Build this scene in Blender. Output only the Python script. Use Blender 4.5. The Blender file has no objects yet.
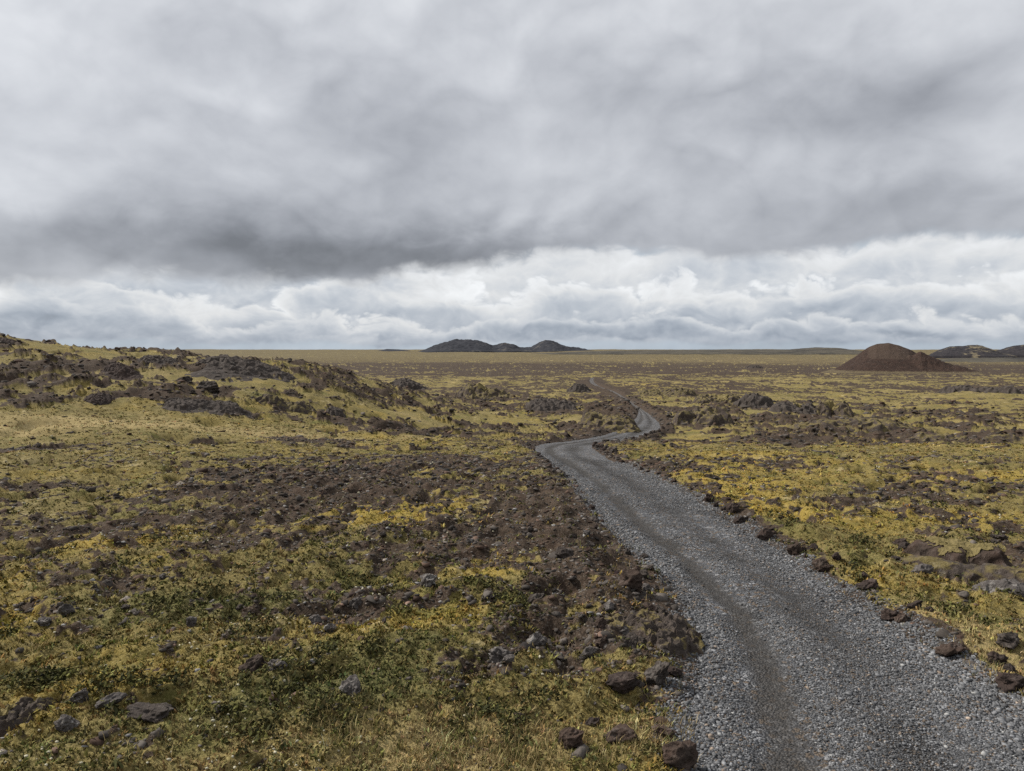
import bpy, math, random
import numpy as np
random.seed(7)
RS = np.random.RandomState(11)
SC = bpy.context.scene
COL = SC.collection

# ------------------------------------------------------------------ camera numbers
F = 731.0                      # focal length in pixels of the 1024 px wide frame
W, H = 1024.0, 771.0
HZ = 350.5                     # row of the true horizon
PITCH = math.atan((H / 2 - HZ) / F)
CAMZ = 1.65

# ------------------------------------------------------------------ noise
_TH = np.linspace(0, 2 * np.pi, 257)[:256]
_G = np.stack([np.cos(_TH), np.sin(_TH)], 1).astype(np.float32)

def _h2(xi, yi, seed):
    h = (xi.astype(np.int64) * 374761393 + yi.astype(np.int64) * 668265263 + seed * 974711) & 0xFFFFFFFF
    h = ((h ^ (h >> 13)) * 1274126177) & 0xFFFFFFFF
    return (h ^ (h >> 16)).astype(np.int64)

def gn(x, y, s, seed=0):
    """gradient noise of wavelength s, about -1..1"""
    x = np.asarray(x, np.float64) / s + 1000.37 + seed * 13.17
    y = np.asarray(y, np.float64) / s + 1000.71 + seed * 7.91
    xi = np.floor(x); yi = np.floor(y)
    fx = (x - xi).astype(np.float32); fy = (y - yi).astype(np.float32)
    u = fx * fx * fx * (fx * (fx * 6 - 15) + 10); v = fy * fy * fy * (fy * (fy * 6 - 15) + 10)
    def c(i, j):
        g = _G[_h2(xi + i, yi + j, seed) & 255]
        return g[..., 0] * (fx - i) + g[..., 1] * (fy - j)
    a = c(0, 0); b = c(1, 0); a = a + (b - a) * u
    d = c(0, 1); e = c(1, 1); d = d + (e - d) * u
    return (a + (d - a) * v) * 1.5

def fbm(x, y, s, n=4, seed=0, gain=.5, lac=2.05):
    t = 0; a = 1; k = 0
    for i in range(n):
        t = t + a * gn(x, y, s, seed + i * 17); k += a; a *= gain; s /= lac
    return t / k * 1.25

def vn3(p, s, seed=0):
    """3D value noise -1..1"""
    p = p / s + 500.3 + seed * 3.1
    i = np.floor(p).astype(np.int64); f = p - i
    f = f * f * (3 - 2 * f)
    r = 0
    for a in (0, 1):
        for b in (0, 1):
            for c in (0, 1):
                h = ((i[:, 0] + a) * 73856093 ^ (i[:, 1] + b) * 19349663 ^ (i[:, 2] + c) * 83492791 ^ (seed * 2654435)) & 0x7FFFFFFF
                h = ((h ^ (h >> 13)) * 1274126177) & 0x7FFFFFFF
                h = (h ^ (h >> 15)) & 0xFFFF
                w = (f[:, 0] if a else 1 - f[:, 0]) * (f[:, 1] if b else 1 - f[:, 1]) * (f[:, 2] if c else 1 - f[:, 2])
                r = r + w * (h / 32767.5 - 1)
    return r

def ss(a, b, x):
    t = np.clip((x - a) / (b - a), 0, 1)
    return t * t * (3 - 2 * t)

# ------------------------------------------------------------------ terrain: the broad shape
_D = np.array([.01, 6, 9, 12, 15, 20, 25, 31, 45, 80, 120, 170, 350, 600, 1000, 2000, 3500, 5500, 12000.])
_V = np.array([0, 0, 134, 113, 104, 97, 90, 83, 65, 46, 37, 31, 22.5, 14.5, 9.5, 3.2, .4, -.3, -.6])
_Z = CAMZ - _V * _D / F
_Z[0] = 0; _Z[1] = 0
_lt = np.linspace(math.log(1.), math.log(12000), 1500)
_zt = np.interp(_lt, np.log(np.maximum(_D, 1.)), _Z)
_k = np.hanning(61); _k /= _k.sum()
_zt = np.convolve(np.pad(_zt, 30, mode='edge'), _k, 'valid')

def base(x, y):
    x = np.asarray(x, np.float64); y = np.asarray(y, np.float64)
    d = np.maximum(y, 1.0)
    z = np.interp(np.log(d), _lt, _zt)
    # the swell of lava on one side
    hx = np.interp(x, [-80, -45, -33, -26.6, -19, -13.6, -10.5, -6.3, -2.2, 0], [6.3, 5.8, 5.1, 4.35, 3.55, 3.2, 2.45, .95, .1, 0])
    up = ss(13, 37, y); dn = 1 - ss(43, 85, y)
    z = z + hx * up * dn
    return z

def at(px, py, dmax=9000.):
    """the ground point seen at a pixel (on the broad terrain)"""
    c, s = math.cos(PITCH), math.sin(PITCH)
    rx = (px - W / 2) / F; rz = -(py - H / 2) / F
    dx, dy, dz = rx, c + s * rz, -s + c * rz
    t = np.geomspace(1.0, dmax, 4000)
    g = CAMZ + dz * t - base(dx * t, dy * t)
    k = np.argmax(g < 0)
    if g[k] >= 0: k = len(t) - 1
    if k == 0: return dx, dy
    a = g[k - 1] / (g[k - 1] - g[k] + 1e-12)
    tt = t[k - 1] + (t[k] - t[k - 1]) * a
    return dx * tt, dy * tt

def mpp(px, py):
    """metres per pixel at the ground point under a pixel"""
    return at(px, py)[1] / F

# ------------------------------------------------------------------ the path
_LP = [(690, 771), (687, 740), (685, 700), (694, 655), (684, 610), (664, 575), (640, 552), (615, 530), (595, 508), (575, 483), (553, 464), (533, 450), (541, 443.5), (570, 440.5), (602, 435), (619, 428.5), (632, 421), (637, 415), (635, 409), (628, 403), (619, 397), (608, 391.3), (594, 386.6), (588, 381.4), (590, 377.5), (595.5, 374.5), (591, 372)]
_RP = [(1084, 771), (1048, 736), (1005, 697), (950, 655), (880, 612), (822, 578), (775, 545), (740, 524), (705, 503), (672, 485), (637, 469), (612, 459), (598, 450), (594, 446.5), (614, 444), (645, 436), (661, 428), (656, 419), (647, 411), (636, 404), (626, 397.2), (615, 391), (601.5, 386.3), (595, 381), (596, 376.9), (599.5, 374), (594.5, 371.7)]
_Lw = [(.95, -9), (.75, -5), (.62, -1), (.66, 1.2)] + [at(*p) for p in _LP]
_Rw = [(3.2, -9), (2.75, -5), (2.3, -1), (2.16, 1.2)] + [at(*p) for p in _RP]

def catmull(P, n):
    P = np.array(P, float); Q = np.vstack([2 * P[0] - P[1], P, 2 * P[-1] - P[-2]])
    out = []
    for i in range(len(P) - 1):
        p0, p1, p2, p3 = Q[i:i + 4]
        for t in np.linspace(0, 1, n, endpoint=False):
            out.append(.5 * (2 * p1 + (p2 - p0) * t + (2 * p0 - 5 * p1 + 4 * p2 - p3) * t * t + (3 * p1 - p0 - 3 * p2 + p3) * t ** 3))
    out.append(P[-1])
    return np.array(out)
for _i in range(len(_Lw) - 9, len(_Lw)):          # the old trail is narrower
    a, b = np.array(_Lw[_i]), np.array(_Rw[_i]); c = (a + b) / 2; _Lw[_i] = tuple(c + (a - c) * .6); _Rw[_i] = tuple(c + (b - c) * .6)
PL = catmull(_Lw, 12); PR = catmull(_Rw, 12)
PC = (PL + PR) / 2
PHW = np.linalg.norm(PL - PR, axis=1) / 2

def path_dist(x, y, reach=4.0):
    """signed distance to the edge of the path (negative on it), clipped to reach, and the cross coordinate 0..1"""
    x = np.ravel(x).astype(np.float64); y = np.ravel(y).astype(np.float64)
    idx0 = np.nonzero((y < 240) & (y > -14) & (x > -40) & (x < 60))[0]
    order = np.argsort(y[idx0]); ids = idx0[order]; xs = x[ids]; ys = y[ids]
    dl = np.full(len(ids), reach); dr = np.full(len(ids), reach); ins = np.zeros(len(ids), bool)
    def seg(a, b, best):
        lo = np.searchsorted(ys, min(a[1], b[1]) - reach); hi = np.searchsorted(ys, max(a[1], b[1]) + reach)
        if hi <= lo: return
        xx = xs[lo:hi]; sel = np.nonzero((xx > min(a[0], b[0]) - reach) & (xx < max(a[0], b[0]) + reach))[0] + lo
        if not len(sel): return
        d = b - a; L2 = d @ d + 1e-9
        qx = xs[sel] - a[0]; qy = ys[sel] - a[1]
        t = np.clip((qx * d[0] + qy * d[1]) / L2, 0, 1)
        best[sel] = np.minimum(best[sel], np.hypot(qx - t * d[0], qy - t * d[1]))
    def tri(a, b, c):
        lo = np.searchsorted(ys, min(a[1], b[1], c[1])); hi = np.searchsorted(ys, max(a[1], b[1], c[1]))
        if hi <= lo: return
        X, Y = xs[lo:hi], ys[lo:hi]
        f = lambda p, q: (q[0] - p[0]) * (Y - p[1]) - (q[1] - p[1]) * (X - p[0])
        e1, e2, e3 = f(a, b), f(b, c), f(c, a)
        ins[lo:hi] |= ((e1 >= 0) & (e2 >= 0) & (e3 >= 0)) | ((e1 <= 0) & (e2 <= 0) & (e3 <= 0))
    for i in range(len(PC) - 1):
        seg(PL[i], PL[i + 1], dl); seg(PR[i], PR[i + 1], dr)
        tri(PL[i], PL[i + 1], PR[i]); tri(PR[i], PL[i + 1], PR[i + 1])
    best = np.full(x.shape, reach); cross = np.zeros(x.shape)
    d = np.minimum(dl, dr)
    best[ids] = np.where(ins, -d, d); cross[ids] = dl / (dl + dr + 1e-6)
    return best, cross

# ------------------------------------------------------------------ what grows or lies where (zones on the ground)
def zone(lst):
    out = []
    for px, py, rx, ry, w in lst:
        x, y = at(px, py); y0 = at(px, min(py + ry, 1500))[1]; y1 = at(px, max(py - ry, 352))[1]
        out.append((x, y, rx * y / F, max((y1 - y0) / 2, .05), w, math.atan2(x, y)))
    return out
LAVA = zone([(440, 478, 105, 26, .55), (290, 492, 110, 26, .5), (120, 452, 110, 8, .45), (30, 450, 60, 9, .5), (350, 458, 120, 10, .5), (220, 470, 60, 14, .4),
    (560, 520, 60, 36, .45), (605, 600, 75, 45, .75), (650, 640, 45, 36, .75), (520, 545, 60, 22, .45), (200, 548, 50, 9, .4), (110, 526, 140, 6, .35),
    (255, 665, 50, 16, .35), (50, 722, 70, 22, .4), (240, 545, 40, 8, .4), (640, 570, 40, 30, .5), (90, 384, 75, 9, .34), (170, 394, 60, 8, .34), (265, 403, 65, 7, .34), (50, 374, 40, 5, .4),
    (110, 359, 40, 4, .45), (330, 398, 30, 3, .35), (655, 470, 55, 9, .6), (600, 452, 30, 6, .5), (690, 490, 40, 8, .4), (770, 438, 70, 8, .45), (740, 462, 60, 7, .3), (880, 466, 60, 6, .3), (790, 452, 40, 8, .3),
    (915, 497, 80, 10, .55), (985, 535, 50, 14, .4), (960, 560, 60, 9, .6), (1000, 600, 40, 18, .4), (850, 424, 60, 7, .5), (970, 438, 60, 7, .5), (930, 600, 50, 8, .25),
    (610, 408, 30, 12, .5), (700, 415, 40, 8, .5), (480, 390, 40, 8, .35), (400, 383, 35, 6, .35), (550, 402, 35, 5, .4), (420, 430, 60, 5, .3), (370, 440, 60, 6, .35),
    (550, 366, 230, 4.5, .22), (700, 394, 50, 5, .35), (790, 407, 55, 6, .4), (900, 410, 60, 5, .2), (870, 378, 90, 3, .2), (1000, 388, 40, 3, .3), (520, 440, 30, 8, .45), (540, 470, 30, 20, .4)])
BARE = zone([(200, 428, 280, 10, .8), (60, 423, 110, 9, .5), (100, 556, 120, 10, .35), (440, 625, 75, 24, .7), (90, 645, 100, 14, .4), (430, 508, 60, 9, .4), (850, 545, 90, 16, .8), (880, 585, 50, 12, .5),
    (800, 478, 60, 10, .35), (520, 745, 200, 26, 1.), (690, 745, 40, 20, .5), (600, 422, 40, 6, .3), (960, 512, 60, 5, .3), (900, 640, 60, 20, .7), (250, 380, 60, 6, .5), (150, 372, 60, 5, .35), (560, 357, 320, 2.5, .35), (960, 372, 90, 3, .3), (330, 720, 160, 24, .5), (310, 575, 60, 12, .35), (420, 412, 60, 5, .3)])
YEL = zone([(440, 622, 75, 20, 1.), (400, 510, 70, 14, .7), (90, 547, 90, 9, .5), (25, 615, 40, 20, .7), (720, 495, 40, 18, 1.), (790, 515, 60, 10, .8), (740, 470, 60, 14, .6), (860, 530, 60, 10, .4), (940, 520, 80, 8, .7), (60, 640, 60, 14, .4), (360, 520, 60, 12, .5), (500, 575, 40, 9, .8), (420, 582, 50, 6, .6), (480, 556, 40, 8, .6), (330, 640, 60, 16, .4), (690, 440, 20, 6, .6), (980, 480, 60, 8, .5), (640, 385, 30, 4, .4), (400, 440, 80, 6, .5), (900, 440, 120, 16, .25)])
TAN = zone([(190, 430, 280, 9, .8), (60, 424, 110, 10, .6), (110, 556, 130, 9, .7), (520, 748, 180, 26, 1.), (690, 740, 40, 20, .9), (930, 630, 60, 30, .7), (960, 665, 60, 26, .7), (700, 360, 300, 3, .5), (220, 372, 120, 8, .5), (60, 650, 80, 8, .4), (760, 415, 60, 4, .5), (860, 432, 60, 4, .4), (580, 422, 30, 6, .5), (850, 545, 70, 10, .25), (900, 372, 140, 3, .5)])
GRN = zone([(250, 660, 160, 30, .3), (120, 600, 120, 20, .25), (400, 600, 120, 20, .25), (230, 728, 190, 34, .62), (390, 690, 100, 26, .7), (60, 690, 90, 12, .7), (430, 655, 60, 12, .6), (420, 540, 80, 14, .45), (840, 560, 60, 14, .45), (930, 545, 60, 10, .5), (800, 535, 40, 10, .5), (240, 600, 100, 16, .5), (560, 440, 12, 4, .5), (900, 610, 60, 10, .6), (640, 580, 40, 12, .45), (330, 560, 60, 14, .4), (600, 427, 14, 4, .5), (265, 397, 16, 3, .8), (160, 620, 80, 12, .4), (690, 430, 25, 6, .4), (520, 600, 50, 14, .4)])

def zsum(lst, x, y):
    t = np.zeros(np.shape(x))
    wx = fbm(x, y, 2.2, 2, 71) ; wy = fbm(x, y, 2.2, 2, 72)
    for cx, cy, rx, ry, w, th in lst:
        near = np.nonzero(np.abs(y - cy) < 2.6 * ry + 1.5 * rx)
        if not len(near[0]): continue
        xx = x[near] - cx; yy = y[near] - cy
        ct, st = math.cos(th), math.sin(th)
        a = (xx * ct - yy * st) / rx + .45 * wx[near]; b = (xx * st + yy * ct) / ry + .45 * wy[near]
        t[near] += w * np.exp(-(a * a + b * b))
    return t

def zones(x, y, pd=None):
    """lava, yellow, tan, green amounts 0..1 on the ground"""
    x = np.ravel(np.asarray(x, np.float64)); y = np.ravel(np.asarray(y, np.float64))
    r = np.hypot(x, y)
    if pd is None: pd = path_dist(x, y)[0]
    ex = .25 * fbm(x, y, 60, 4, 5, .6) * ss(20, 90, r)
    n = .26 * fbm(x, y, 9, 4, 1, .75) + .34 * fbm(x, y, 1.1, 5, 2, .85) * (1 - .5 * ss(20, 200, r)) + .30 * fbm(x, y, .22, 3, 3, .8) * (1 - ss(8, 25, r)) + ex + .10 * fbm(x, y * .45, 25, 3, 8) * ss(30, 120, r)
    n = n + (.34 * fbm(x, y * .8, 5.5, 5, 9, .8) + .08) * ss(9, 24, r) + .27 * fbm(x, y, 2.2, 4, 10, .85) * ss(9, 24, r)
    lz = zsum(LAVA, x, y); bz = zsum(BARE, x, y)
    lv = 1.15 * n + np.minimum(lz, .8) * .37 - np.minimum(bz, 1.) * .45 - .005 - .18 * ss(160, 450, r) - .06 * ss(10, 20, r)
    kb = np.maximum(pd, 0) / (.10 + .025 * r)
    lv = np.maximum(lv, np.where(kb < 1.6, .34 - .42 * kb + n * .9, -1))
    lv = lv + .10 * ss(.2, .5, gn(x, y, .42, 132)) * (1 - ss(14, 40, r)) + .16 * ss(.15, .5, gn(x, y, 1.7, 133)) * ss(8, 20, r)  # hollows darkened in the colour itself, through more bare lava
    lv = lv - .17 * ss(.12, .42, fbm(x, y, .9, 4, 12, .8)) * (1 - ss(12, 20, r)) * (pd > .3)
    lv = lv + .045 * (1 - ss(7, 11, r)) * (x < .5)
    lava = ss(.02, .24, lv) * (1 - .42 * ss(300, 900, r))
    ye = np.clip(zsum(YEL, x, y), 0, 1); ta = np.clip(zsum(TAN, x, y), 0, 1); gr = np.clip(zsum(GRN, x, y), 0, 1)
    yel = np.clip(.34 + .55 * fbm(x, y, 1.7, 4, 31, .6) + .75 * ye - .35 * ta, 0, 1)
    tan = np.clip(.22 + .6 * fbm(x, y, 4.5, 4, 41, .65) + .7 * ta + .18 * ss(25, 120, r), 0, 1)
    grn = np.clip(.10 + .55 * fbm(x, y, 1.4, 4, 51, .65) * (1 - ss(15, 60, r)) + .8 * gr - .5 * ta * (1 - gr) - .1 * ss(15, 60, r), 0, 1)
    return lava, yel, tan, grn

# ------------------------------------------------------------------ full height
def height(x, y, lod=None, pd=None, zn=None):
    sh = np.shape(x)
    x = np.ravel(np.asarray(x, np.float64)); y = np.ravel(np.asarray(y, np.float64))
    r = np.hypot(x, y)
    if pd is None: pd = path_dist(x, y)[0]
    if zn is None: zn = zones(x, y, pd)
    lava, yel, tan, grn = zn
    z = base(x, y)
    away = ss(0.0, .45, pd)                      # the path corridor stays even
    if True:
        sp = np.maximum(.0078, .0062 * r)                      # spacing of the sheet
        fd = lambda lam: ss(1.6, 4., lam / sp)
        h = .055 * gn(x, y, 1.9, 101) + .05 * np.abs(gn(x, y, .8, 102)) + .16 * gn(x, y, 5.5, 104) * ss(3, 12, r) * ss(.2, 3.5, pd)
        h += ss(.2, 3.8, pd) * (.26 * gn(x, y, 9, 106) + .20 * np.abs(gn(x, y, 4.2, 107)) - .12) * ss(14, 40, r)
        h += (.9 * gn(x, y, 42, 108) + .5 * np.abs(gn(x, y, 17, 109))) * ss(60, 200, r)
        h += 1.6 * gn(x, y, 160, 110) * ss(250, 700, r)
        m1 = .044 * (1 - np.abs(gn(x, y, .34, 111)) * 2) * fd(.34) + .018 * (1 - 2 * np.abs(gn(x, y, .13, 112))) * fd(.13) + .008 * gn(x, y, .045, 113) * fd(.045)
        m1 += .05 * (1 - 2 * np.abs(gn(x, y, 1.1, 114))) * ss(4, 14, r)
        h += (1 - lava) * m1 * (1 - .6 * tan)
        l1 = .045 * (1 - 2 * np.abs(gn(x, y, .6, 121))) + .032 * (1 - 2 * np.abs(gn(x, y, .27, 122))) * fd(.27) + .020 * np.clip(gn(x, y, .19, 128) * 4, -1, 1) * fd(.19)
        l1 += .016 * (1 - 2 * np.abs(gn(x, y, .12, 123))) * fd(.12) + .010 * gn(x, y, .055, 124) * fd(.055) + .004 * gn(x, y, .025, 127) * fd(.025) - .012
        big = ss(12, 35, r)
        l1 += big * (.16 * (1 - 2 * np.abs(gn(x, y, 2.6, 125))) * ss(1.6, 4, 2.6 / sp) + .12 * np.clip(gn(x, y, 1.1, 126) * 3, -1, 1) * fd(1.1) + .06 * np.clip(gn(x, y, .55, 129) * 3, -1, 1) * fd(.55) + .08)
        h += lava * l1
        pit = ss(.22, .6, gn(x, y, .42, 132)) * fd(.42) * .085 * (1 - .6 * tan) + ss(.2, .6, gn(x, y, 1.7, 133)) * ss(8, 20, r) * ss(.3, 2.5, pd) * .22
        h -= pit
        wd = np.exp(-((x - 6.3) / 2.6) ** 2 - ((y - 29) / 6.) ** 2) * away      # a dip in front of the second bend
        h = h * (1 - .7 * wd) - .22 * wd
        h += 7. * gn(x, y, 700, 134) * ss(1500, 2500, r) + 3. * gn(x, y, 260, 135) * ss(1200, 2000, r)
        z = z + h * away + (.012 * gn(x, y, .3, 130)) * (1 - away)
    # kerb of spoil beside the path, and the bed under the gravel
    z = z + .06 * ss(-.02, .16, pd) * (1 - ss(.25, .9, pd)) * (.6 + .8 * gn(x, y, .5, 131))
    z = np.where(pd < .0, z - .07 * ss(0, .12, -pd), z)
    return z.reshape(sh)

# ------------------------------------------------------------------ blender helpers
def link(name, me, mat, parent=None):
    o = bpy.data.objects.new(name, me); COL.objects.link(o)
    if mat is not None and not me.materials: me.materials.append(mat)
    if parent is not None: o.parent = parent
    return o

def mesh_np(name, V, Fc, n=4, smooth=True, attrs=None, colors=None):
    """mesh from numpy: V (N,3), Fc (M,n)"""
    me = bpy.data.meshes.new(name)
    V = np.ascontiguousarray(V, np.float32); Fc = np.ascontiguousarray(Fc, np.int32)
    me.vertices.add(len(V)); me.vertices.foreach_set('co', V.ravel())
    me.loops.add(Fc.size); me.loops.foreach_set('vertex_index', Fc.ravel())
    me.polygons.add(len(Fc))
    me.polygons.foreach_set('loop_start', np.arange(0, Fc.size, n, dtype=np.int32))
    me.update(calc_edges=True)
    if smooth: me.polygons.foreach_set('use_smooth', np.ones(len(Fc), bool))
    for k, a in (attrs or {}).items():
        at_ = me.attributes.new(k, 'FLOAT', 'POINT'); at_.data.foreach_set('value', np.ascontiguousarray(a, np.float32).ravel())
    for k, a in (colors or {}).items():
        c = me.color_attributes.new(k, 'FLOAT_COLOR', 'POINT')
        c.data.foreach_set('color', np.ascontiguousarray(np.concatenate([a, np.ones((len(a), 1))], 1), np.float32).ravel())
    me.update()
    return me

class NT:
    def __init__(s, tree): s.t = tree; s.n = tree.nodes; s.l = tree.links
    def node(s, typ, **kw):
        n = s.n.new(typ)
        for k, v in kw.items(): setattr(n, k, v)
        return n
    def put(s, sock, v):
        if isinstance(v, bpy.types.NodeSocket): s.l.new(v, sock)
        elif isinstance(v, (tuple, list)) and len(v) == 3 and sock.type == 'RGBA': sock.default_value = (*v, 1)
        else: sock.default_value = v
    def math(s, op, a, b=None, c=None, clamp=False):
        n = s.node('ShaderNodeMath', operation=op, use_clamp=clamp)
        s.put(n.inputs[0], a)
        if b is not None: s.put(n.inputs[1], b)
        if c is not None: s.put(n.inputs[2], c)
        return n.outputs[0]
    def add(s, a, b): return s.math('ADD', a, b)
    def mul(s, a, b): return s.math('MULTIPLY', a, b)
    def mix(s, f, a, b, mode='MIX'):
        n = s.node('ShaderNodeMix', data_type='RGBA', blend_type=mode)
        s.put(n.inputs['Factor'], f); s.put(n.inputs[6], a); s.put(n.inputs[7], b)
        return n.outputs[2]
    def mr(s, v, a, b, c=0., d=1., smooth=False):
        n = s.node('ShaderNodeMapRange', interpolation_type='SMOOTHSTEP' if smooth else 'LINEAR')
        for i, q in enumerate((v, a, b, c, d)): s.put(n.inputs[i], q)
        return n.outputs[0]
    def noise(s, vec, scale, detail=3, rough=.55, dist=0.):
        n = s.node('ShaderNodeTexNoise')
        if vec is not None: s.put(n.inputs['Vector'], vec)
        n.inputs['Scale'].default_value = scale; n.inputs['Detail'].default_value = detail; n.inputs['Roughness'].default_value = rough; n.inputs['Distortion'].default_value = dist
        return n.outputs[0]
    def vor(s, vec, scale, feature='F1', out=0, rand=1.):
        n = s.node('ShaderNodeTexVoronoi', feature=feature)
        if vec is not None: s.put(n.inputs['Vector'], vec)
        n.inputs['Scale'].default_value = scale; n.inputs['Randomness'].default_value = rand
        return n.outputs[out]
    def attr(s, name, col=False):
        n = s.node('ShaderNodeAttribute', attribute_name=name)
        return n.outputs['Color' if col else 'Fac']

def material(name):
    m = bpy.data.materials.new(name); m.use_nodes = True
    t = NT(m.node_tree); b = m.node_tree.nodes['Principled BSDF']
    b.inputs['Roughness'].default_value = .95; b.inputs['Specular IOR Level'].default_value = .08
    return m, t, b

def bump(t, b, h, dist, strength=1.):
    n = t.node('ShaderNodeBump'); n.inputs['Distance'].default_value = dist; n.inputs['Strength'].default_value = strength
    t.put(n.inputs['Height'], h); t.l.new(n.outputs[0], b.inputs['Normal'])

# ------------------------------------------------------------------ materials
def ground_material():
    m, t, b = material('moss and lava ground')
    pos = t.node('ShaderNodeNewGeometry').outputs['Position']
    lava, yel, tan, grn = (t.attr(k) for k in ('lava', 'yellow', 'tan', 'green'))
    n1 = t.noise(pos, 2.3, 5, .65); n2 = t.noise(pos, 17., 4, .7); n3 = t.noise(pos, 75., 3, .7)
    c = t.mix(t.mr(n1, .3, .7), (.074, .059, .022), (.150, .117, .042))
    c = t.mix(t.mr(t.add(yel, t.mul(t.add(n2, -.5), 1.2)), .35, .85), c, (.225, .158, .034))
    c = t.mix(t.mr(t.add(tan, t.mul(t.add(n2, -.5), 1.3)), .35, .95), c, t.mix(t.mr(n3, .35, .65), (.20, .148, .062), (.31, .24, .12)))
    c = t.mix(t.mr(t.add(grn, t.mul(t.add(n2, -.5), 1.2)), .3, .8), c, t.mix(t.mr(n3, .35, .65), (.034, .038, .015), (.085, .085, .028)))
    c = t.mix(t.mul(t.mr(n3, .5, .75), .55), c, (.055, .05, .02))
    c = t.mix(t.mul(t.mr(n3, .52, .36), .5), c, (.30, .25, .11))
    n4 = t.noise(pos, 1.1, 6, .75)
    c = t.mix(t.mul(t.mr(n4, .54, .66), .6), c, (.085, .088, .024)); c = t.mix(t.mul(t.mr(n4, .42, .34), .6), c, (.33, .27, .15))
    # bare lava: brown to grey, cindery, with pale lichen
    lc = t.mix(t.mr(n2, .35, .7), (.021, .0150, .011), (.076, .054, .038))
    lc = t.mix(t.mr(n1, .5, .72), lc, (.054, .035, .024))
    lc = t.mix(t.mul(t.mr(n3, .55, .7), .6), lc, (.17, .15, .125))
    lc = t.mix(t.mul(t.mr(n3, .45, .3), .7), lc, (.018, .015, .014))
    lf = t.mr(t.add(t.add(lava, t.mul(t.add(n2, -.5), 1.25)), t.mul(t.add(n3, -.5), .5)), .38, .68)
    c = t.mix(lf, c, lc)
    # far heath: lichen-toned colour mixed in with distance, standing in for haze
    far = t.attr('far')
    nf = t.noise(pos, .02, 6, .7)
    c = t.mix(t.mul(far, t.mr(nf, .35, .65, .25, .8)), c, (.145, .120, .065))
    t.l.new(c, b.inputs['Base Color'])
    bump(t, b, t.add(t.mul(n3, .6), n2), .03, .7)
    return m

def path_material():
    m, t, b = material('grey gravel')
    pos = t.node('ShaderNodeNewGeometry').outputs['Position']
    u = t.attr('cross'); nb = t.noise(pos, 1.6, 4, .6); nl = t.noise(pos, .45, 3, .5)
    v = t.node('ShaderNodeTexVoronoi'); v.inputs['Scale'].default_value = 85.; t.l.new(pos, v.inputs['Vector'])
    sp = t.node('ShaderNodeSeparateColor'); t.l.new(v.outputs['Color'], sp.inputs[0])
    v2 = t.node('ShaderNodeTexVoronoi'); v2.inputs['Scale'].default_value = 38.; t.l.new(pos, v2.inputs['Vector'])
    sp2 = t.node('ShaderNodeSeparateColor'); t.l.new(v2.outputs['Color'], sp2.inputs[0])
    g = t.mix(sp.outputs[0], (.046, .048, .053), (.145, .15, .16))
    g = t.mix(t.mr(sp2.outputs[0], .80, .90), g, (.27, .27, .275))
    g = t.mix(t.mr(sp2.outputs[1], .84, .9), g, (.15, .115, .085))
    g = t.mix(t.mr(v.outputs['Distance'], .45, .8), g, (.035, .034, .034))
    dirt = t.mix(sp.outputs[1], (.027, .025, .023), (.060, .055, .050))
    # two worn tracks and a muddled middle
    tr1 = t.math('ABSOLUTE', t.add(u, -.27)); tr2 = t.math('ABSOLUTE', t.add(u, -.62))
    k = t.add(t.mr(tr1, .13, .02, 0, .70), t.mr(tr2, .24, .02, 0, .50))
    k = t.add(k, t.mul(t.add(nb, -.5), 1.5)); k = t.add(k, t.mul(t.add(nl, -.5), .7))
    e = t.math('MULTIPLY', t.add(u, -.5), 2.); e = t.math('ABSOLUTE', e)
    k = t.math('SUBTRACT', k, t.mr(e, .6, .95, 0, .35))
    f = t.mr(k, .12, .62)
    old = t.mix(nb, (.05, .046, .044), (.105, .096, .090))
    t.l.new(t.mix(t.attr('old'), t.mix(t.mul(f, .85), g, dirt), old), b.inputs['Base Color'])
    b.inputs['Roughness'].default_value = .85
    h = t.math('SUBTRACT', t.mul(sp.outputs[2], .5), v.outputs['Distance'])
    bump(t, b, h, .012, .9)
    return m

def rock_material(name, dark, lite, lichen=.35, red=0., moss=0.):
    m, t, b = material(name)
    tc = t.node('ShaderNodeTexCoord'); geo = t.node('ShaderNodeNewGeometry'); pos = geo.outputs['Position']
    inf = t.node('ShaderNodeObjectInfo')
    n1 = t.noise(pos, 4., 5, .65); n2 = t.noise(pos, 22., 4, .7); n3 = t.noise(pos, 80., 3, .7)
    c = t.mix(t.mr(n2, .32, .68), dark, lite)
    c = t.mix(t.mul(t.mr(n3, .5, .32), .6), c, tuple(q * .45 for q in dark))
    c = t.mix(t.mul(inf.outputs['Random'], .35), c, tuple(q * .75 for q in lite))
    if red: c = t.mix(t.mul(t.mr(n1, .4, .65), red), c, (.085, .045, .032))
    lf = t.mul(t.mr(t.add(n2, t.mul(t.add(n1, -.5), .9)), .56, .68), lichen)
    c = t.mix(lf, c, (.25, .235, .215))
    if moss:
        sx = t.node('ShaderNodeSeparateXYZ'); t.l.new(geo.outputs['Normal'], sx.inputs[0])
        mf = t.mul(t.mr(t.add(n1, t.mul(sx.outputs[2], .25)), .62, .74), moss)
        c = t.mix(mf, c, t.mix(t.mr(n3, .35, .65), (.11, .09, .025), (.2, .16, .05)))
    t.l.new(c, b.inputs['Base Color'])
    bump(t, b, t.add(n3, n2), .015, .8)
    return m

def tint_material(name, rough=.95):
    m, t, b = material(name)
    pos = t.node('ShaderNodeNewGeometry').outputs['Position']
    c = t.attr('tint', True)
    n = t.noise(pos, 120., 2, .6)
    t.l.new(t.mix(1., c, t.mix(t.mr(n, .3, .7), (.75, .75, .75), (1.2, 1.2, 1.2)), 'MULTIPLY'), b.inputs['Base Color'])
    b.inputs['Roughness'].default_value = rough
    return m

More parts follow.
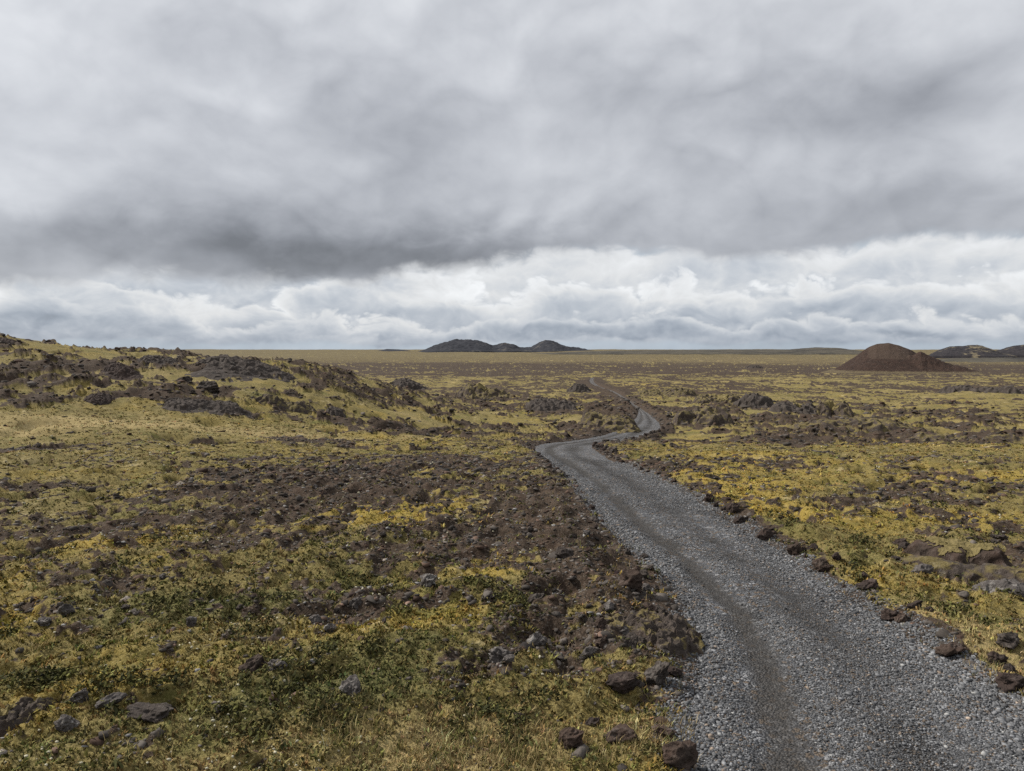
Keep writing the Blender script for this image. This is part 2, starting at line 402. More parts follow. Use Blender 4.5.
M_GROUND = ground_material(); M_PATH = path_material()
M_ROCK = rock_material('dark lava rock', (.031, .026, .023), (.080, .066, .057), .18)
M_SOOT = rock_material('black cinder rock', (.024, .020, .019), (.060, .047, .041), .08, .25)
M_GREY = rock_material('grey lichened rock', (.052, .046, .043), (.125, .111, .102), .7)
M_RED = rock_material('red brown scoria', (.030, .024, .020), (.070, .053, .043), .15, .35)
M_CROP = rock_material('weathered outcrop lava', (.033, .027, .023), (.090, .073, .062), .3, .2, .55)
M_TINT = tint_material('plant'); M_STONE = tint_material('loose stone', .85)
M_MOSS = None
def moss_material():
    m, t, b = material('yellow moss cushion')
    pos = t.node('ShaderNodeNewGeometry').outputs['Position']
    n1 = t.noise(pos, 5., 4, .65); n3 = t.noise(pos, 40., 3, .7)
    c = t.mix(t.mr(n1, .3, .7), (.105, .084, .033), (.20, .16, .075)); c = t.mix(t.mul(t.mr(n3, .5, .3), .5), c, (.05, .045, .018))
    t.l.new(c, b.inputs['Base Color']); bump(t, b, n3, .03, .8)
    return m
M_MOSS = moss_material()

# ------------------------------------------------------------------ the ground sheet
def build_ground():
    th_in = np.radians(np.linspace(-38.5, 38.5, 1150)); st = np.radians(77 / 1149.)
    out = []; a = th_in[-1]
    while a < math.pi - .02:
        st = min(st * 1.06, math.radians(3)); a += st; out.append(a)
    out = np.array([o for o in out if o < math.pi - .02])
    th = np.concatenate([-out[::-1], th_in, out])
    r = [.25]
    while r[-1] < 11500:
        q = r[-1]
        if q < 1.9: s = .05
        else: s = min(max(.0078, q * q / 1050.), .0062 * q) if q < 350 else .02 * q
        r.append(q + s)
    r = np.array(r); nr, nt = len(r), len(th)
    R, T = np.meshgrid(r, th, indexing='ij')
    x = (R * np.sin(T)).ravel(); y = (R * np.cos(T)).ravel()
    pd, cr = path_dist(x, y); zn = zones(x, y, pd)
    z = height(x, y, pd=pd, zn=zn)
    V = np.stack([x, y, z], 1)
    V = np.vstack([V, [[0, 0, float(height(np.array([0.]), np.array([.01]))[0])]]])
    i = np.arange(nr - 1)[:, None] * nt; j = np.arange(nt)[None, :]; j2 = (j + 1) % nt
    Q = np.stack([i + j, i + j2, i + nt + j2, i + nt + j], -1).reshape(-1, 4)[:, ::-1]
    far = .75 * ss(450, 1800, np.hypot(x, y))
    ap = lambda q: np.append(q, q[0])
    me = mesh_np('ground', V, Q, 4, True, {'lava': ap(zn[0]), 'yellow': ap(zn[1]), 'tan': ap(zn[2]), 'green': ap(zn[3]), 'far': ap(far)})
    o = link('ground', me, M_GROUND); o['kind'] = 'structure'
    print('ground verts', len(V))
build_ground()

def path_z(x, y, u):
    z = base(x, y) - .012
    z = z - .022 * np.exp(-((u - .27) / .09) ** 2) - .018 * np.exp(-((u - .70) / .10) ** 2) + .02 * np.exp(-((u - .48) / .12) ** 2)
    return z + .010 * gn(x, y, .5, 140) + .004 * gn(x, y, .12, 141)

def build_path():
    L = catmull(PL[::3], 60) if False else PL; Rr = PR
    # resample finely along, 70 across
    s = np.concatenate([[0], np.cumsum(np.linalg.norm(np.diff(PC, axis=0), axis=1))])
    q = np.concatenate([np.arange(0, 24, .03), np.arange(24, 60, .1), np.arange(60, s[-1], .4)])
    Lx = np.stack([np.interp(q, s, L[:, k]) for k in (0, 1)], 1); Rx = np.stack([np.interp(q, s, Rr[:, k]) for k in (0, 1)], 1)
    n = 72; u = np.linspace(-.04, 1.04, n)
    wob = np.stack([.04 * gn(q, q * 0, .35, 150) + .06 * gn(q, q * 0, 1.3, 152), .04 * gn(q, q * 0, .35, 151) + .06 * gn(q, q * 0, 1.3, 153)], 1)
    P = Lx[:, None, :] * (1 - u)[None, :, None] + Rx[:, None, :] * u[None, :, None]
    P = P + (wob[:, :1, None] * (u < .5)[None, :, None] + wob[:, 1:, None] * (u >= .5)[None, :, None]) * (np.abs(u - .5) * 2)[None, :, None]
    x = P[..., 0].ravel(); y = P[..., 1].ravel(); U = np.tile(u, len(q))
    z = path_z(x, y, U) - .05 * ss(.93, 1.06, np.abs(U - .5) * 2)
    i = np.arange(len(q) - 1)[:, None] * n; j = np.arange(n - 1)[None, :]
    Q = np.stack([i + j, i + j + 1, i + n + j + 1, i + n + j], -1).reshape(-1, 4)
    me = mesh_np('gravel_path', np.stack([x, y, z], 1), Q, 4, True, {'cross': U, 'old': .9 * ss(36, 62, y + 8 * gn(x, y, 3., 155))})
    o = link('path', me, M_PATH); o['kind'] = 'structure'
build_path()

# ------------------------------------------------------------------ rock shapes
def ico(sub):
    import bmesh
    bm = bmesh.new(); bmesh.ops.create_icosphere(bm, subdivisions=sub, radius=1.)
    V = np.array([v.co[:] for v in bm.verts]); Fc = np.array([[v.index for v in f.verts] for f in bm.faces]); bm.free()
    return V, Fc
def rock_shape(seed, sub, planes=12, rough=.14, flat=1.):
    V, Fc = ico(sub); rs = np.random.RandomState(seed)
    V = V * (1 + .22 * vn3(V, 1.1, seed))[:, None]
    for _ in range(planes):
        n = rs.normal(size=3); n /= np.linalg.norm(n); d = rs.uniform(.42, .78)
        k = np.maximum(V @ n - d, 0); V = V - k[:, None] * n * .92
    if sub >= 3:
        nrm = V / np.linalg.norm(V, axis=1)[:, None]
        V = V + nrm * (rough * (.55 * (1 - 2 * np.abs(vn3(V, .62, seed + 5))) + .42 * (1 - 2 * np.abs(vn3(V, .30, seed + 6))) + .30 * vn3(V, .14, seed + 7) + .16 * vn3(V, .07, seed + 8)))[:, None]
    else:
        V = V * (1 + .42 * vn3(V, .55, seed + 6) + .25 * vn3(V, .28, seed + 9))[:, None]
    V = V / np.abs(V).max(0) ; V[:, 2] *= flat
    return V, Fc
ROCKS = []
for k in range(14):
    V, Fc = rock_shape(300 + k, 5, rough=.30)
    ROCKS.append(mesh_np('rock', V, Fc, 3, True))
def jag(vf, k):
    V, Fc = vf; rs = np.random.RandomState(900 + int(V.size)); V = V * (1 + k * rs.uniform(-1, 1, len(V)))[:, None]
    return V, Fc
SMALL = [jag(rock_shape(400 + k, 2, 7), .13) for k in range(10)]
TINY = [jag(rock_shape(500 + k, 1, 5), .20) for k in range(10)]
CHIP = [jag(rock_shape(600 + k, 1, 3), .30) for k in range(10)]

def ground_z(x, y):
    return float(height(np.array([x]), np.array([y]))[0])

def rock(px, py, wpx, label, mat=M_ROCK, hr=.62, dr=.8, rot=None, tilt=0, group=None, sink=.25, name='lava_rock', shape=None, world=None):
    """a rock whose foot shows at pixel (px, py), wpx wide"""
    x, y = at(px, py) if world is None else world
    w = wpx * y / F / 2 * 1.15 if world is None else wpx / 2
    me = ROCKS[(random.randrange(14) if shape is None else shape)]
    key = me.name + mat.name
    if key in MCACHE: me = MCACHE[key]
    else:
        me = me.copy(); me.materials.clear(); me.materials.append(mat); MCACHE[key] = me
    o = bpy.data.objects.new(name, me); COL.objects.link(o)
    h = w * hr * 1.05
    o.scale = (w, w * dr, h); yy = y + w * dr * .6
    z = min(ground_z(x, yy), ground_z(x, y) + .3 * h)
    o.location = (x, yy, z + h * (1 - 2 * sink) * .9)
    o.rotation_euler = (random.uniform(-.15, .15) + tilt, random.uniform(-.15, .15), (random.uniform(-.5, .5)) if rot is None else rot)
    o['label'] = label; o['category'] = 'rock'
    if group: o['group'] = group
    return o
MCACHE = {}

# ------------------------------------------------------------------ lava outcrops: rugged masses pushed out of the moss
def lump(W_, D_, Hh, seed, peaks, spiky=1., n=150):
    """a rugged low mass on a grid, footprint W_ x D_; peaks: (u, v, radius, height) in the footprint"""
    u = np.linspace(-1, 1, n); nv = max(40, int(n * min(1., D_ / W_ * 1.2)))
    v = np.linspace(-1, 1, nv)
    U, Vv = np.meshgrid(u, v, indexing='ij')
    x = U * W_ / 2; y = Vv * D_ / 2
    sx = x + seed * 31.7; sy = y + seed * 17.3; s = Hh
    hh = np.zeros_like(U); s = max(Hh, .13 * W_)
    wu = .18 * fbm(sx, sy, W_ * .25, 3, seed); wv = .18 * fbm(sx, sy, W_ * .25, 3, seed + 9)
    for pu, pv, pr, ph in peaks:
        q = np.sqrt(((U - pu + wu) / pr) ** 2 + ((Vv - pv + wv) / max(pr * 1.1, .45)) ** 2)
        hh = np.maximum(hh, ph * np.clip(1.08 - q, 0, 1) * (1.9 - np.clip(1.08 - q, 0, 1)))
    rg = .5 * (1 - 2 * np.abs(gn(sx, sy, s * 1.3, seed + 1))) + .32 * (1 - 2 * np.abs(gn(sx, sy, s * .6, seed + 2))) + .2 * gn(sx, sy, s * .28, seed + 3) + .12 * gn(sx, sy, s * .12, seed + 4)
    # blocky steps
    st = gn(sx, sy, s * .8, seed + 6)
    s2 = gn(sx, sy, s * .33, seed + 7)
    rg = rg + .30 * np.sign(st) * np.minimum(np.abs(st) * 6, 1) + .2 * np.sign(s2) * np.minimum(np.abs(s2) * 5, 1)
    z = Hh * hh + s * spiky * .24 * rg * (.2 + .8 * ss(.02, .35, hh))
    edge = np.maximum(np.abs(U), np.abs(Vv))
    z = z - Hh * .6 * ss(.55, 1., edge) - .10 * Hh
    jx = .18 * s * gn(sx, sy, s * .4, seed + 11); jy = .18 * s * gn(sx, sy, s * .4, seed + 12)
    Vt = np.stack([(x + jx).ravel(), (y + jy).ravel(), z.ravel()], 1)
    i = np.arange(n - 1)[:, None] * nv; j = np.arange(nv - 1)[None, :]
    Q = np.stack([i + j, i + nv + j, i + nv + j + 1, i + j + 1], -1).reshape(-1, 4)
    return Vt, Q

def outcrop(px0, px1, ytop, ybot, label, peaks, mat=M_CROP, seed=1, depth=1.6, spiky=1., caps=(), name='lava_outcrop', cat='rock outcrop', hs=1.):
    """an outcrop seen between px0..px1, rising from row ybot to row ytop"""
    cx = (px0 + px1) / 2
    x, y = at(cx, ybot)
    k = y / F; th = math.atan2(x, y)
    W_ = (px1 - px0) * k * 1.3; D_ = W_ * depth
    x += D_ * .36 * math.sin(th); y += D_ * .36 * math.cos(th)
    ztop = CAMZ - (ytop - HZ) * y / F
    Hh = min(max(ztop - float(base(x, y)), .3 * (ybot - ytop) * k), (ybot - ytop) * k * 1.0) * hs * .85
    o = bpy.data.objects.new(name, None); COL.objects.link(o)
    o.location = (x, y, 0); o.rotation_euler = (0, 0, -math.atan2(x, y))
    o['label'] = label; o['category'] = cat
    Vt, Q = lump(W_, D_, Hh, seed, peaks, spiky)
    a = -o.rotation_euler[2]; ca, sa = math.cos(-a), math.sin(-a)
    def gz(lx, ly):
        return base(x + lx * ca - ly * sa, y + lx * sa + ly * ca)
    Vt[:, 2] += gz(Vt[:, 0], Vt[:, 1]) + .045 * float(1 - ss(7, 18, y)) - .02 * float(1 - ss(3, 5.2, y))      # the turf stands a little above the broad terrain
    part = link('rock_mass', mesh_np('rock_mass', Vt, Q, 4, True), mat, o)
    nu = 150; nv = len(Vt) // nu
    for q, (cu, cv, cr) in enumerate(caps):       # moss mats lying on its shelves
        lu = Vt[:, 0] / W_ * 2; lv = Vt[:, 1] / D_ * 2
        d = np.hypot(lu - cu, (lv - cv) * .8) / cr * 1.15 + .9 * fbm(Vt[:, 0] + seed, Vt[:, 1], Hh * .7, 4, seed + 40 + q, .75)
        inn = d < .95
        Qm = Q[inn[Q].all(1)]
        if len(Qm) < 6: continue
        ids, inv = np.unique(Qm, return_inverse=True)
        Mv = Vt[ids].copy(); th = np.clip(1 - d[ids], 0, 1)
        Mv[:, 2] += Hh * (.015 + .07 * th ** .5) + .03 * Hh * gn(Mv[:, 0], Mv[:, 1], Hh * .2, seed)
        link('moss_mat', mesh_np('moss_mat', Mv, inv.reshape(-1, 4), 4, True), M_MOSS, o)
    return o

OC = [
 (672, 736, 402, 428, 'dark brown dome of lava with a crusted slope, beside the bend of the path', [(.1, 0, .62, .9), (-.55, -.1, .4, .7), (.35, .1, .4, 1.)], dict(seed=1, mat=M_CROP, depth=1.5)),
 (733, 773, 387, 407, 'small steep-sided dark lava knob at the end of a mossy ledge', [(.1, 0, .75, 1.)], dict(seed=2, mat=M_ROCK, hs=.75)),
 (694, 742, 388, 404, 'low lava ledge with a yellow moss top next to a steep dark knob', [(-.3, 0, .6, .8), (.4, 0, .6, .85)], dict(seed=3, hs=.8, caps=[(.1, -.2, .3)])),
 (768, 818, 399, 415, 'broken lava hump with jagged black crest, nearest to the steep knob on the plain', [(-.3, 0, .6, .9), (.4, .1, .5, .8)], dict(seed=4, mat=M_ROCK, caps=[(.1, .1, .22)])),
 (813, 851, 397, 415, 'craggy lava hump split by a cleft holding yellow moss', [(-.35, 0, .5, .9), (.45, 0, .45, .8)], dict(seed=5, caps=[(.05, .0, .3)])),
 (797, 919, 414, 431, 'long low whaleback of bare grey brown lava, widest on the mossy plain', [(-.45, 0, .5, .7), (.1, 0, .6, .8), (.6, 0, .35, .5)], dict(seed=6, depth=.5, spiky=.7)),
 (915, 1030, 430, 446, 'flat strip of rough dark lava with ragged edge in front of the whaleback', [(-.5, 0, .5, .8), (.3, 0, .6, .6)], dict(seed=7, depth=.5)),
 (205, 292, 352, 377, 'dark rocky knoll crowning the brow of the mossy hillside', [(-.25, 0, .45, 1.), (.15, 0, .5, .9), (.6, -.1, .35, .45), (-.65, 0, .3, .6)], dict(seed=8, mat=M_ROCK, depth=1.4, hs=.5)),
 (383, 428, 376, 391, 'dark lava ridge with a black cave-like face, beyond the foot of the hillside', [(-.1, 0, .6, 1.), (.5, 0, .4, .5)], dict(seed=9, mat=M_ROCK)),
 (450, 514, 377, 401, 'slanting lava slab outcrop with yellow moss lodged at its top', [(-.2, .1, .5, 1.), (.25, 0, .5, .7), (.6, -.2, .35, .4)], dict(seed=10, hs=.8, caps=[(-.05, -.1, .16)])),
 (522, 578, 396, 410, 'low rounded lava hump on yellow moss before the bank at the bend', [(-.2, 0, .6, .9), (.4, 0, .5, .7)], dict(seed=11, mat=M_ROCK)),
 (576, 640, 400, 433, 'brown lava bank rising at the inner bend of the path', [(-.4, .5, .6, .9), (.2, .2, .6, .7), (.6, -.2, .4, .4)], dict(seed=12, mat=M_CROP, depth=2.0, hs=.7)),
 (565, 592, 381, 392, 'small dark lava outcrop where the far path disappears', [(0, 0, .7, .9)], dict(seed=13, mat=M_ROCK)),
 (634, 694, 386, 397, 'low far lava ridge across the path from the small dark outcrop', [(-.4, 0, .5, .6), (.4, 0, .6, .9)], dict(seed=14)),
 (-8, 26, 337, 347, 'black crag on the very top of the hillside skyline', [(-.2, 0, .7, 1.), (.5, 0, .4, .6)], dict(seed=15, mat=M_SOOT, spiky=.8)),
 (104, 136, 353, 374, 'black broken crag hanging below the skyline of the hillside', [(-.2, .3, .5, 1.), (.1, -.2, .6, .7)], dict(seed=16, mat=M_SOOT, hs=.45)),
 (85, 113, 388, 404, 'squat black lava block half way down the mossy hillside', [(0, 0, .75, .9)], dict(seed=17, mat=M_SOOT, hs=.6)),
 (44, 66, 364, 372, 'small black ledge high on the mossy hillside', [(0, 0, .75, .9)], dict(seed=18, mat=M_SOOT)),
 (140, 176, 354, 364, 'dark crumbled ledge on the skyline between the crag and the knoll', [(-.2, 0, .6, .9), (.5, 0, .4, .6)], dict(seed=19, mat=M_ROCK)),
 (258, 318, 393, 410, 'sloping bank of grey black lava below the rocky knoll', [(-.4, 0, .5, .8), (.3, 0, .6, .6)], dict(seed=20, depth=.6)),
 (166, 240, 392, 412, 'broad dark lava shelf under the two boulders', [(-.3, 0, .6, .7), (.4, 0, .5, .7)], dict(seed=21, mat=M_ROCK, depth=.9, hs=.45)),
 (326, 346, 405, 416, 'small grey lava ledge beyond the tan grass hollow', [(0, 0, .75, .8)], dict(seed=22, mat=M_ROCK)),
 (944, 1018, 383, 393, 'thin far ledge of dark lava out on the plain toward the cinder cone', [(-.3, 0, .6, .7), (.5, 0, .5, .8)], dict(seed=23, mat=M_ROCK, depth=.4)),
 (744, 764, 364, 369, 'tiny dark lava bump far out on the open plain', [(0, 0, .7, .9)], dict(seed=24, mat=M_ROCK)),
 (909, 1004, 547, 573, 'hummock of turf and red brown soil with an eroded hollow face', [(-.2, .2, .7, .8), (.4, .2, .5, .8)], dict(seed=25, mat=M_RED, depth=.55, spiky=.22, hs=1.4, caps=[(.1, .45, .7)])),
 (900, 1040, 569, 586, 'flat grey brown lava slab below the red soil hollow', [(-.3, 0, .7, .7), (.4, 0, .7, .8)], dict(seed=26, mat=M_CROP, depth=.3, spiky=.45, hs=1.5)),
 (978, 1050, 583, 603, 'pale grey lava shelf partly sunk in grass below the flat slab', [(-.1, 0, .7, .8), (.5, 0, .5, .8)], dict(seed=27, mat=M_GREY, depth=.4, spiky=.5)),
 (-20, 52, 695, 741, 'cracked dark lava outcrop half buried in moss and crowberry', [(-.4, 0, .9, .7), (.3, .1, .8, .8)], dict(seed=28, mat=M_CROP, depth=.8, spiky=1.6, hs=.55, caps=[(-.2, .1, .3)])),
 (586, 690, 612, 660, 'crumbling brown lava ledge with pale lichened edges next to the gravel', [(-.3, .2, .8, .6), (.3, .1, .8, .8)], dict(seed=29, mat=M_CROP, depth=.9, spiky=1.8, hs=.6)),
]
for (a, b_, c, d, lab, pk, kw) in OC: outcrop(a, b_, c, d, lab, pk, **kw)

# ------------------------------------------------------------------ rocks one can point at
R_ = [
 (182, 382, 21, 'dark pointed boulder on the hillside, higher of a pair', M_ROCK, dict(hr=.55, sink=.12)),
 (206, 393, 26, 'dark split boulder on the hillside, lower of a pair', M_ROCK, dict(hr=.55, sink=.12)),
 (535, 613, 19, 'rounded dark lava rock between bright yellow moss and the brown rubble', M_ROCK, dict(hr=.85)),
 (536, 650, 23, 'grey rock with pale lichen patches beside the brown rubble slope', M_GREY, dict(hr=1.0)),
 (500, 670, 20, 'grey lichened stone in dark green crowberry', M_GREY, dict(hr=.95)),
 (509, 679, 13, 'small white blotched stone touching a grey one in crowberry', M_GREY, dict(hr=.8)),
 (624, 700, 32, 'large rounded black lava rock close to the gravel edge', M_SOOT, dict(hr=.8)),
 (570, 757, 30, 'brown block-shaped rock lying in dry grass', M_RED, dict(hr=.72, rot=-.5)),
 (622, 752, 38, 'long brown rock tilted in dry grass', M_RED, dict(hr=.5, rot=-.5)),
 (684, 775, 38, 'big smooth dark brown rock at the gravel edge in grass', M_RED, dict(hr=.85)),
 (664, 745, 24, 'flat brown rock in grass just off the gravel', M_RED, dict(hr=.55)),
 (592, 724, 16, 'small black rock between tan grass and rubble', M_SOOT, dict(hr=.75)),
 (518, 722, 20, 'low black rock sunk in tan grass', M_SOOT, dict(hr=.5)),
 (351, 711, 24, 'rounded reddish grey rock surrounded by crowberry', M_GREY, dict(hr=.9)),
 (252, 684, 28, 'broad reddish rock among mossy rubble', M_RED, dict(hr=.8)),
 (276, 686, 18, 'grey domed rock next to a broad reddish one', M_GREY, dict(hr=.75)),
 (431, 580, 26, 'flat-topped grey slab rock above the bright yellow moss', M_GREY, dict(hr=.5)),
 (427, 597, 17, 'grey pitted rock just below a flat slab', M_GREY, dict(hr=1.)),
 (356, 609, 14, 'whitish lichened stone in olive moss', M_GREY, dict(hr=.8)),
 (595, 597, 13, 'pale stone on reddish soil', M_GREY, dict(hr=.75)),
 (632, 607, 24, 'dark reddish block standing at the top of the brown ledge', M_RED, dict(hr=.95)),
 (566, 572, 18, 'dark rock on the rim of the rubble slope', M_ROCK, dict(hr=.7)),
 (660, 690, 28, 'dark lava rock leaning against the gravel edge', M_ROCK, dict(hr=.9)),
 (601, 645, 16, 'reddish block of scoria in the brown rubble', M_RED, dict(hr=1.)),
 (632, 666, 20, 'grey brown rock under the crumbling ledge', M_ROCK, dict(hr=.8)),
 (589, 664, 17, 'grey stone below the reddish scoria block', M_GREY, dict(hr=.75)),
 (655, 640, 24, 'pale edged slab fragment on the crumbling ledge', M_GREY, dict(hr=.45)),
 (146, 737, 44, 'wide flat dark grey rock in grass and crowberry', M_ROCK, dict(hr=.36, sink=.35)),
 (78, 722, 22, 'grey rock with pale top beside the cracked outcrop', M_GREY, dict(hr=.7)),
 (108, 722, 26, 'low pale-rimmed rock between the cracked outcrop and the wide flat rock', M_GREY, dict(hr=.5)),
 (62, 742, 22, 'angular grey rock in front of the cracked outcrop', M_GREY, dict(hr=.9)),
 (903, 548, 17, 'black stone on green moss, upper of two', M_SOOT, dict(hr=.72)),
 (906, 556, 14, 'black stone on green moss, lower of two', M_SOOT, dict(hr=.72)),
 (896, 570, 12, 'small black stone near the turf hummock', M_SOOT, dict(hr=.6)),
 (1016, 692, 26, 'large black brown rock at the grassy edge of the gravel', M_SOOT, dict(hr=.72)),
 (1000, 665, 17, 'dark angular rock in dry grass', M_SOOT, dict(hr=1.)),
 (955, 657, 28, 'low dark brown clod where gravel meets dry grass', M_RED, dict(hr=.5)),
 (893, 620, 17, 'black rock of a tight cluster on the gravel margin', M_SOOT, dict(hr=.8)),
 (904, 624, 14, 'dark brown rock of a tight cluster on the gravel margin', M_RED, dict(hr=.8)),
 (918, 620, 16, 'low dark stone just beyond a tight cluster on the gravel margin', M_SOOT, dict(hr=.6)),
 (872, 596, 22, 'flattened black clod on the turf edge', M_SOOT, dict(hr=.5)),
 (825, 574, 19, 'brown lava rock with ochre stains on the turf edge', M_RED, dict(hr=.8)),
 (797, 556, 15, 'tall dark brown rock on the gravel margin', M_RED, dict(hr=.95)),
 (767, 540, 19, 'biggest black rock in the row beside yellow moss', M_SOOT, dict(hr=.8)),
 (741, 524, 12, 'round black rock under bright yellow moss', M_SOOT, dict(hr=.8)),
 (733, 515, 14, 'black rock stacked above a round one at the gravel margin', M_SOOT, dict(hr=.9)),
 (709, 503, 11, 'black rock at the start of a dark row of stones', M_SOOT, dict(hr=.9)),
 (1017, 600, 24, 'grey rock lying before the pale lava shelf', M_GREY, dict(hr=.7)),
 (1012, 655, 22, 'grey brown rock in grass beyond the large black brown one', M_ROCK, dict(hr=.8)),
 (925, 585, 22, 'pale grey stone beneath the flat slab', M_GREY, dict(hr=.5)),
 (815, 557, 12, 'small dark rock between two larger brown ones at the gravel', M_SOOT, dict(hr=.8)),
 (43, 632, 14, 'grey white lichened stone in yellow moss', M_GREY, dict(hr=1.)),
 (65, 622, 14, 'pale bluish lichened stone near a hollow in the moss', M_GREY, dict(hr=1.)),
 (190, 634, 12, 'small pale grey stone poking out of olive moss', M_GREY, dict(hr=1.)),
 (330, 642, 12, 'grey stone with a white top in dark moss', M_GREY, dict(hr=.9)),
 (316, 634, 14, 'grey stone, blunt, beside a white-topped one', M_GREY, dict(hr=.8)),
]
for (a, b_, w, lab, mt, kw) in R_: rock(a, b_, w, lab, mt, **kw)

# rows and scatters whose members the photo does not tell apart
def lined(side, t0, t1, n, wmin, wmax, label, group, mats, off=(.02, .22)):
    P = PR if side else PL; Q = PC
    s = np.concatenate([[0], np.cumsum(np.linalg.norm(np.diff(P, axis=0), axis=1))])
    y = P[:, 1]
    lo = s[np.argmin(np.abs(y - t0) + (np.arange(len(y)) < 30) * 0)]; hi = s[np.argmin(np.abs(y - t1))]
    for k in range(n):
        q = lo + (hi - lo) * (k + random.uniform(-.6, .6)) / n
        p = np.array([np.interp(q, s, P[:, 0]), np.interp(q, s, P[:, 1])]); c = np.array([np.interp(q, s, Q[:, 0]), np.interp(q, s, Q[:, 1])])
        d = (p - c) / np.linalg.norm(p - c)
        p = p + d * random.uniform(*off)
        w = random.uniform(wmin, wmax)
        rock(0, 0, w * (1 + .02 * p[1]), label, random.choice(mats), hr=random.uniform(.6, .95), dr=random.uniform(.7, 1.), rot=random.uniform(0, 6.2), group=group, world=(p[0], p[1]), sink=.22)
lined(1, 3.0, 19.0, 60, .03, .085, 'small dark lava stone in the row lining the mossy plain edge of the gravel', 'stones lining the gravel on the plain side', [M_SOOT, M_SOOT, M_RED, M_ROCK])
lined(0, 2.8, 19.0, 30, .035, .09, 'small brown lava stone spilled along the rubble edge of the gravel', 'stones along the gravel on the rubble side', [M_ROCK, M_RED, M_SOOT], (.0, .25))
lined(1, 15.0, 34.0, 40, .07, .17, 'dark lava stone on the far bank beyond the bend of the path', 'stones on the bank beyond the bend', [M_SOOT, M_ROCK], (.02, .6))

def scatter(lst, n, wpx, label, group, mats, hr=(.5, .95)):
    k = 0; tries = 0
    while k < n and tries < n * 40:
        tries += 1
        px, py, rx, ry = random.choice(lst)
        a = random.uniform(0, 6.283); q = math.sqrt(random.random())
        X, Y = px + rx * q * math.cos(a), py + ry * q * math.sin(a)
        if Y > 770: continue
        x, y = at(X, Y)
        if path_dist(np.array([x]), np.array([y]))[0][0] < .05: continue
        sc = (Y - 330) / 260.
        rock(X, Y, random.uniform(*wpx) * max(.45, min(1.2, sc)), label, random.choice(mats), hr=random.uniform(*hr), dr=random.uniform(.7, 1.), rot=random.uniform(0, 6.2), group=group, sink=random.uniform(.25, .42)); k += 1
scatter([(605, 590, 60, 50), (640, 640, 45, 40), (560, 540, 50, 30)], 44, (7, 15), 'brown lava chunk in the rubble slope beside the gravel', 'chunks of the rubble slope', [M_ROCK, M_RED, M_GREY, M_ROCK])
scatter([(440, 480, 100, 24), (300, 495, 110, 24), (540, 490, 30, 26)], 34, (6, 13), 'dark lava lump in the wide black patch before the bend', 'lumps of the black lava patch', [M_ROCK, M_SOOT, M_GREY])
scatter([(300, 620, 110, 40), (120, 600, 110, 30), (400, 560, 90, 26)], 24, (5, 11), 'small grey stone peeping out of olive moss', 'stones in the olive moss', [M_GREY, M_ROCK])
scatter([(915, 497, 80, 10), (790, 450, 80, 16), (980, 540, 40, 14), (700, 470, 50, 14)], 28, (6, 12), 'dark stone scattered on the mossy plain past the path', 'stones on the mossy plain', [M_ROCK, M_SOOT])
scatter([(90, 386, 70, 9), (175, 396, 50, 7), (40, 377, 40, 4), (140, 372, 40, 4)], 18, (9, 18), 'dark block strewn over the mossy hillside', 'blocks strewn over the hillside', [M_ROCK, M_SOOT], (.5, .8))

# ------------------------------------------------------------------ merged scatters nobody could count
def merged(name, tpl, P, S, Rz, tint, mat, squash=None, tilt=.5):
    """one mesh of many small solids: templates tpl, places P, sizes S (N or N,3)"""
    n = len(P); S = np.asarray(S); S = np.repeat(S[:, None], 3, 1) if S.ndim == 1 else S
    VV = []; FF = []; CC = []; off = 0
    pick = RS.randint(0, len(tpl), n)
    for k, (V, Fc) in enumerate(tpl):
        i = np.nonzero(pick == k)[0]
        if not len(i): continue
        m = len(i)
        a = Rz[i]; ca, sa = np.cos(a), np.sin(a)
        v = V[None] * S[i][:, None, :]
        tx = RS.uniform(-tilt, tilt, m); c2, s2 = np.cos(tx)[:, None], np.sin(tx)[:, None]
        y2 = v[..., 1] * c2 - v[..., 2] * s2; z2 = v[..., 1] * s2 + v[..., 2] * c2
        x3 = v[..., 0] * ca[:, None] - y2 * sa[:, None]; y3 = v[..., 0] * sa[:, None] + y2 * ca[:, None]
        v = np.stack([x3, y3, z2], -1) + P[i][:, None, :]
        VV.append(v.reshape(-1, 3)); nv = len(V)
        FF.append((Fc[None] + (np.arange(m) * nv)[:, None, None] + off).reshape(-1, Fc.shape[1])); off += m * nv
        CC.append(np.repeat(tint[i], nv, 0))
    me = mesh_np(name, np.vstack(VV), np.vstack(FF), tpl[0][1].shape[1], False, None, {'tint': np.vstack(CC)})
    o = link(name, me, mat); o['kind'] = 'stuff'
    return o

def polar_pts(n, r0, r1, deg=56, power=1.):
    """points thinning out with distance"""
    q = RS.rand(n)
    r = r0 * (r1 / r0) ** q if power == 1. else (r0 ** (1 - power) + q * (r1 ** (1 - power) - r0 ** (1 - power))) ** (1 / (1 - power))
    a = np.radians(RS.uniform(-deg, deg, n))
    return r * np.sin(a), r * np.cos(a)

